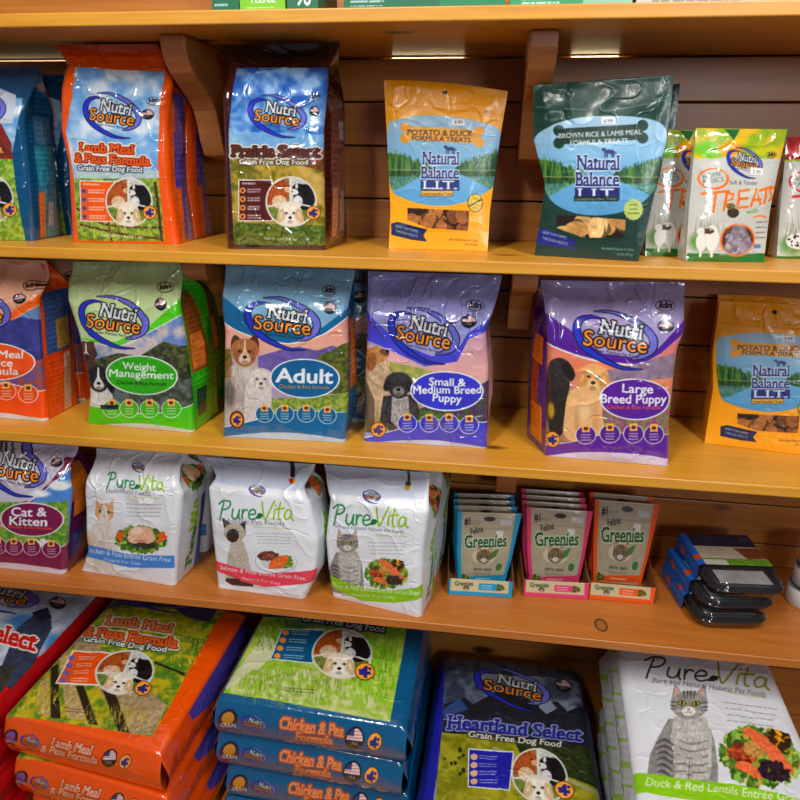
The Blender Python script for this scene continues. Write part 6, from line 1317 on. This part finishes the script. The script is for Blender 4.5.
ZH = SH[3]-.265
def art_heart(c):
    c.rect(-200, -100, 1100, 1300, rgb(40,44,150)); c.poly([(135,72),(640,135),(700,400),(760,1000),(60,1000),(90,640),(122,380)], rgb(70,80,100), c2=rgb(150,160,176), cell=60, noise=0)
    c.poly([(135,72),(640,135),(650,190),(130,150)], rgb(36,42,60), c2=rgb(70,80,96), cell=40); c.poly([(125,330),(130,280),(210,256),(240,280),(330,235),(420,250),(500,290),(560,270),(600,310),(665,280),(700,400),(720,470),(122,400)], rgb(36,40,50), noise=.3, cell=14); c.poly([(490,290),(530,262),(560,300),(520,320)], rgb(150,160,180)); c.poly([(125,300),(190,256),(222,300),(130,340)], rgb(60,90,140))
    c.poly([(122,384),(400,420),(700,460),(740,700),(760,1000),(60,1000)], rgb(128,128,28), c2=rgb(166,160,50), cell=30); c.poly([(400,430),(700,440),(730,600),(600,560),(420,470)], rgb(34,46,26), c2=rgb(60,70,30), cell=10); c.stroke([(320,450),(420,490),(560,560),(700,610),(760,660)], 14, rgb(170,170,150), al=.8); leafbits(c, 180, 500, 50, 60, [rgb(50,60,24)], 10, 9, 2)
    c.stamp(BRAND, [(236,112),(536,166),(540,330),(240,285)])
    c.text('Heartland Select', 146, 374, 650, 420, 48, rgb(46,50,130), oc=rgb(170,176,210), ow=.08, bold=.045, serif=.11, o2=rgb(40,44,80), ow2=.13); c.text('Grain Free Dog Food', 222, 408, 574, 446, 22, rgb(226,226,215), oc=rgb(60,60,50), ow=.18, bold=.03, serif=.08)
    c.poly([(222,452),(396,462),(380,612),(220,598)], WHITE); c.poly([(226,456),(392,466),(376,608),(224,594)], rgb(40,44,160)); [(c.ell(244, 483+i*31, 14, 12, rgb(222,180,150)), c.lines(264, 478+i*31, 350, 2, 10, WHITE, wd=3.4, seed=i, sl=.05)) for i in range(4)]
    c.stamp(TRIO, [(384,440),(596,460),(610,680),(384,650)]); c.stamp(FOUR, [(548,572),(626,578),(630,650),(548,640)]); c.stamp(FLAG, [(548,180),(616,188),(620,240),(552,232)]); c.stamp(KLN, [(545,140),(612,148),(616,180),(550,174)])
RLh = at_z(444, 651, ZH)[:2]; RRh = at_z(580, 666, ZH)[:2]; print('heart', RLh, RRh, np.linalg.norm(RRh-RLh))
dH = (RRh-RLh); dH /= np.linalg.norm(dH); nH = np.array([-dH[1], dH[0]]); wH = np.linalg.norm(RRh-RLh)
big_h = lying_bag('big_dog_food_bag', 'royal blue edged dog food bag with mountain picture lying lower than its neighbours', 'big pet food bag', BG_, RLh-nH*.46-dH*.014, RRh-nH*.46+dH*.004, RRh-dH*.004, RLh, ZH, .0622, art_heart, B3, SATIN, seed=9, amp=.0022, sidecol=rgb(40,44,140), endcol=rgb(40,44,150))
copy_thing(big_h, (-.006, .004, -.0657), 'royal blue edged bag right under the mountain picture bag', BG_, .01)
copy_thing(big_h, (-.004, .0, -.1314), 'royal blue edged bag at the foot of the stack under the mountain picture bag', BG_, 0)

ZP = SH[3]-.10
FLp = at_z(642, 835, ZP)[:2]; FRp = at_z(862, 870, ZP)[:2]
print('pv', FLp, FRp, np.linalg.norm(FRp-FLp), at_z(620, 655, ZP))
def art_pvbig(c):
    c.rect(-300, -300, 1600, 1300, rgb(226,228,234), noise=.03, cell=90)
    c.stamp(TABBY, [(262,196),(500,196),(510,620),(232,590)]); c.stamp(PL_D, [(500,330),(800,350),(810,600),(510,560)])
    c.poly([(196,508),(350,536),(600,568),(860,626),(860,700),(600,640),(350,606),(206,580)], rgb(146,196,40)); c.text('Duck & Red Lentils Entrée Grain Free', 240, 560, 900, 640, 28, WHITE)
    hand(c, 226, 166, 690, 208, 66, rgb(40,60,50), rgb(140,150,50)); c.text('Pure and Natural Holistic Pet Foods', 264, 192, 676, 240, 20, rgb(110,110,120)); c.text('Where every day matters', 540, 228, 678, 246, 10, rgb(170,170,70)); c.lines(500, 262, 740, 4, 22, G2C, wd=3, center=True, sl=.1)
    c.rect(-100, 640, 400, 1200, rgb(226,228,234)); 
def left_pvb(c):
    c.rect(-3000, -3000, 4000, 4000, rgb(220,222,228)); rs = np.random.RandomState(3)
    for k in range(26): y = 60+k*28; c.rect(-200, y, 250, y+ (12 if k % 5 else 24), rgb(150,190,70) if k % 3 == 0 else rgb(196,200,190), al=.8)
def side_pvb(c):
    c.rect(-3000, -3000, 3000, 3000, rgb(220,222,228))
big_p = lying_bag('big_cat_food_bag', 'big white cat food bag with grey tabby on top of the right stack', 'big pet food bag', BG_, *extend(FLp, FRp, .50, .026), ZP, .0689, art_pvbig, B4, MATTE, leftart=left_pvb, seed=12, amp=.0016, sidecol=rgb(206,208,214), endcol=rgb(214,216,222))
for i, l in ((1, 'big white cat food bag directly under the tabby one on the right stack'), (2, 'big white cat food bag third from the top of the right stack'), (3, 'big white cat food bag fourth from the top of the right stack'), (4, 'big white cat food bag at the foot of the right stack')):
    copy_thing(big_p, ((-.004, .006, .010, .010)[i-1], .0, -.0724*i), l, BG_, (.012, -.006, .004, 0)[i-1])

def art_select(c):
    c.rect(-800, -300, 700, 900, rgb(190,20,26)); c.poly([(-600,40),(340,60),(300,140),(0,400),(-600,420)], rgb(170,180,200), c2=rgb(214,220,226), cell=50); c.blob(80, 180, 60, 30, rgb(60,120,180), .8); c.blob(200, 240, 50, 30, rgb(50,120,180), .8)
    c.poly([(60,200),(124,150),(176,160),(180,200),(60,400),(-20,390)], rgb(60,70,90), noise=.2, cell=16); c.poly([(110,150),(165,130),(180,165),(140,180)], rgb(40,46,70)); c.poly([(-300,330),(60,330),(0,420),(-300,420)], rgb(60,64,60), noise=.3, cell=10)
    c.stamp(BRAND, [(-130,10),(170,50),(110,170),(-190,120)]); c.text('Select', -60, 234, 116, 276, 56, rgb(190,40,40), oc=rgb(240,230,225), ow=.1, bold=.045, serif=.1, up=(.3,-1)); c.stamp(FLAG, [(176,86),(236,94),(226,140),(164,132)])
ZS = SH[3]-.165
FLs = at_z(-150, 720, ZS)[:2]; FRs = at_z(0, 722, ZS)[:2]
a_, b_ = at_z(90, 597, ZS)[:2], at_z(3, 690, ZS)[:2]; dd = (a_-b_)/np.linalg.norm(a_-b_); nn_ = np.array([dd[1], -dd[0]])
print('select', a_, b_, nn_)
FRs = b_-dd*.08; 
big_s = lying_bag('big_dog_food_bag', 'red edged dog food bag with a lighthouse picture cut by the left photo edge', 'big pet food bag', BG_, FRs-nn_*.36, FRs, FRs+dd*.42, FRs+dd*.42-nn_*.36, ZS, .0707, art_select, B1, MATTE, seed=15, amp=.0016, sidecol=rgb(170,20,30), endcol=rgb(180,20,30))
for i in (1, 2, 3): copy_thing(big_s, (.0, .0, -.0742*i), ['', 'red edged bag right under the lighthouse bag', 'red edged bag third from the top beside the left photo edge', 'red edged bag at the foot of the stack beside the left photo edge'][i], BG_, .004*(-1)**i)
# bottom tier platforms carry each stack
V, F = [], []
root = empty('bottom_deck', (-.25, -.1, 0), 'low wooden deck under the big bags, below the photo frame', 'deck')
zd = SH[3]-.4595
V, F = [], []; box_data(X0+.25, X1+.25, -.45, .39, zd-.03, zd, V, F); mesh_obj('deck_board', V, F, PINE2, root, smooth=False)
for x in (-1.3, -.4, .4, 1.3):
    V, F = [], []; box_data(x-.02, x+.02, -.4, .36, 0, zd-.0305, V, F); mesh_obj('leg', V, F, PINE2, root, smooth=False)
# ------------------------------------------------------------------ light and camera
def area(name, loc, tgt, sx, sy, power, c=(1, 1, 1)):
    l = bpy.data.lights.new(name, 'AREA'); l.shape = 'RECTANGLE'; l.size = sx; l.size_y = sy; l.energy = power; l.color = c
    o = bpy.data.objects.new(name, l); col.objects.link(o); o.location = loc
    d = np.array(tgt)-np.array(loc); import mathutils; o.rotation_euler = mathutils.Vector(d).to_track_quat('-Z', 'Y').to_euler(); return o
area('ceiling_tube_light', (-.55, -1.25, 2.75), (-.45, -.2, 1.0), .10, 1.3, 26, (1, .97, .92))
area('ceiling_tube_light', (.75, -1.15, 2.75), (.45, -.2, 1.0), .10, 1.3, 25, (1, .97, .92))
area('cool_front_light', (1.3, -3.4, 2.0), (-.1, 0, 1.1), .7, .6, 20, (.88, .94, 1))  # unseen cool area light, behind the camera to the right; no window built
# hidden warm strip lamps added behind the gap, standing in for light leaking through
for xa, xb in ((-1.12, -.80), (-.20, -.07), (.12, .20)):
    area('gap_strip_light', ((xa+xb)/2, WALL+.026, SH[0]-.004), ((xa+xb)/2, WALL, SH[0]-.004), xb-xa, .012, .05, (1, .82, .45))
w = bpy.data.worlds.new('room'); w.use_nodes = True; w.node_tree.nodes['Background'].inputs[0].default_value = (.9, .92, 1, 1); w.node_tree.nodes['Background'].inputs[1].default_value = .09; sc.world = w
cam = bpy.data.cameras.new('camera'); cam.sensor_width = 36; cam.lens = FPX/800*36; cam.clip_start = .02
co = bpy.data.objects.new('camera', cam); col.objects.link(co)
import mathutils
R = mathutils.Matrix((tuple(RT), tuple(UP), tuple(-FW))).transposed()
co.matrix_world = mathutils.Matrix.Translation(tuple(CAM)) @ R.to_4x4()
cam.dof.use_dof = False
sc.camera = co
sc.view_settings.view_transform = 'Standard'; sc.view_settings.look = 'None'; sc.view_settings.gamma = 1; sc.view_settings.exposure = 0.38; sc.view_settings.use_curve_mapping = False
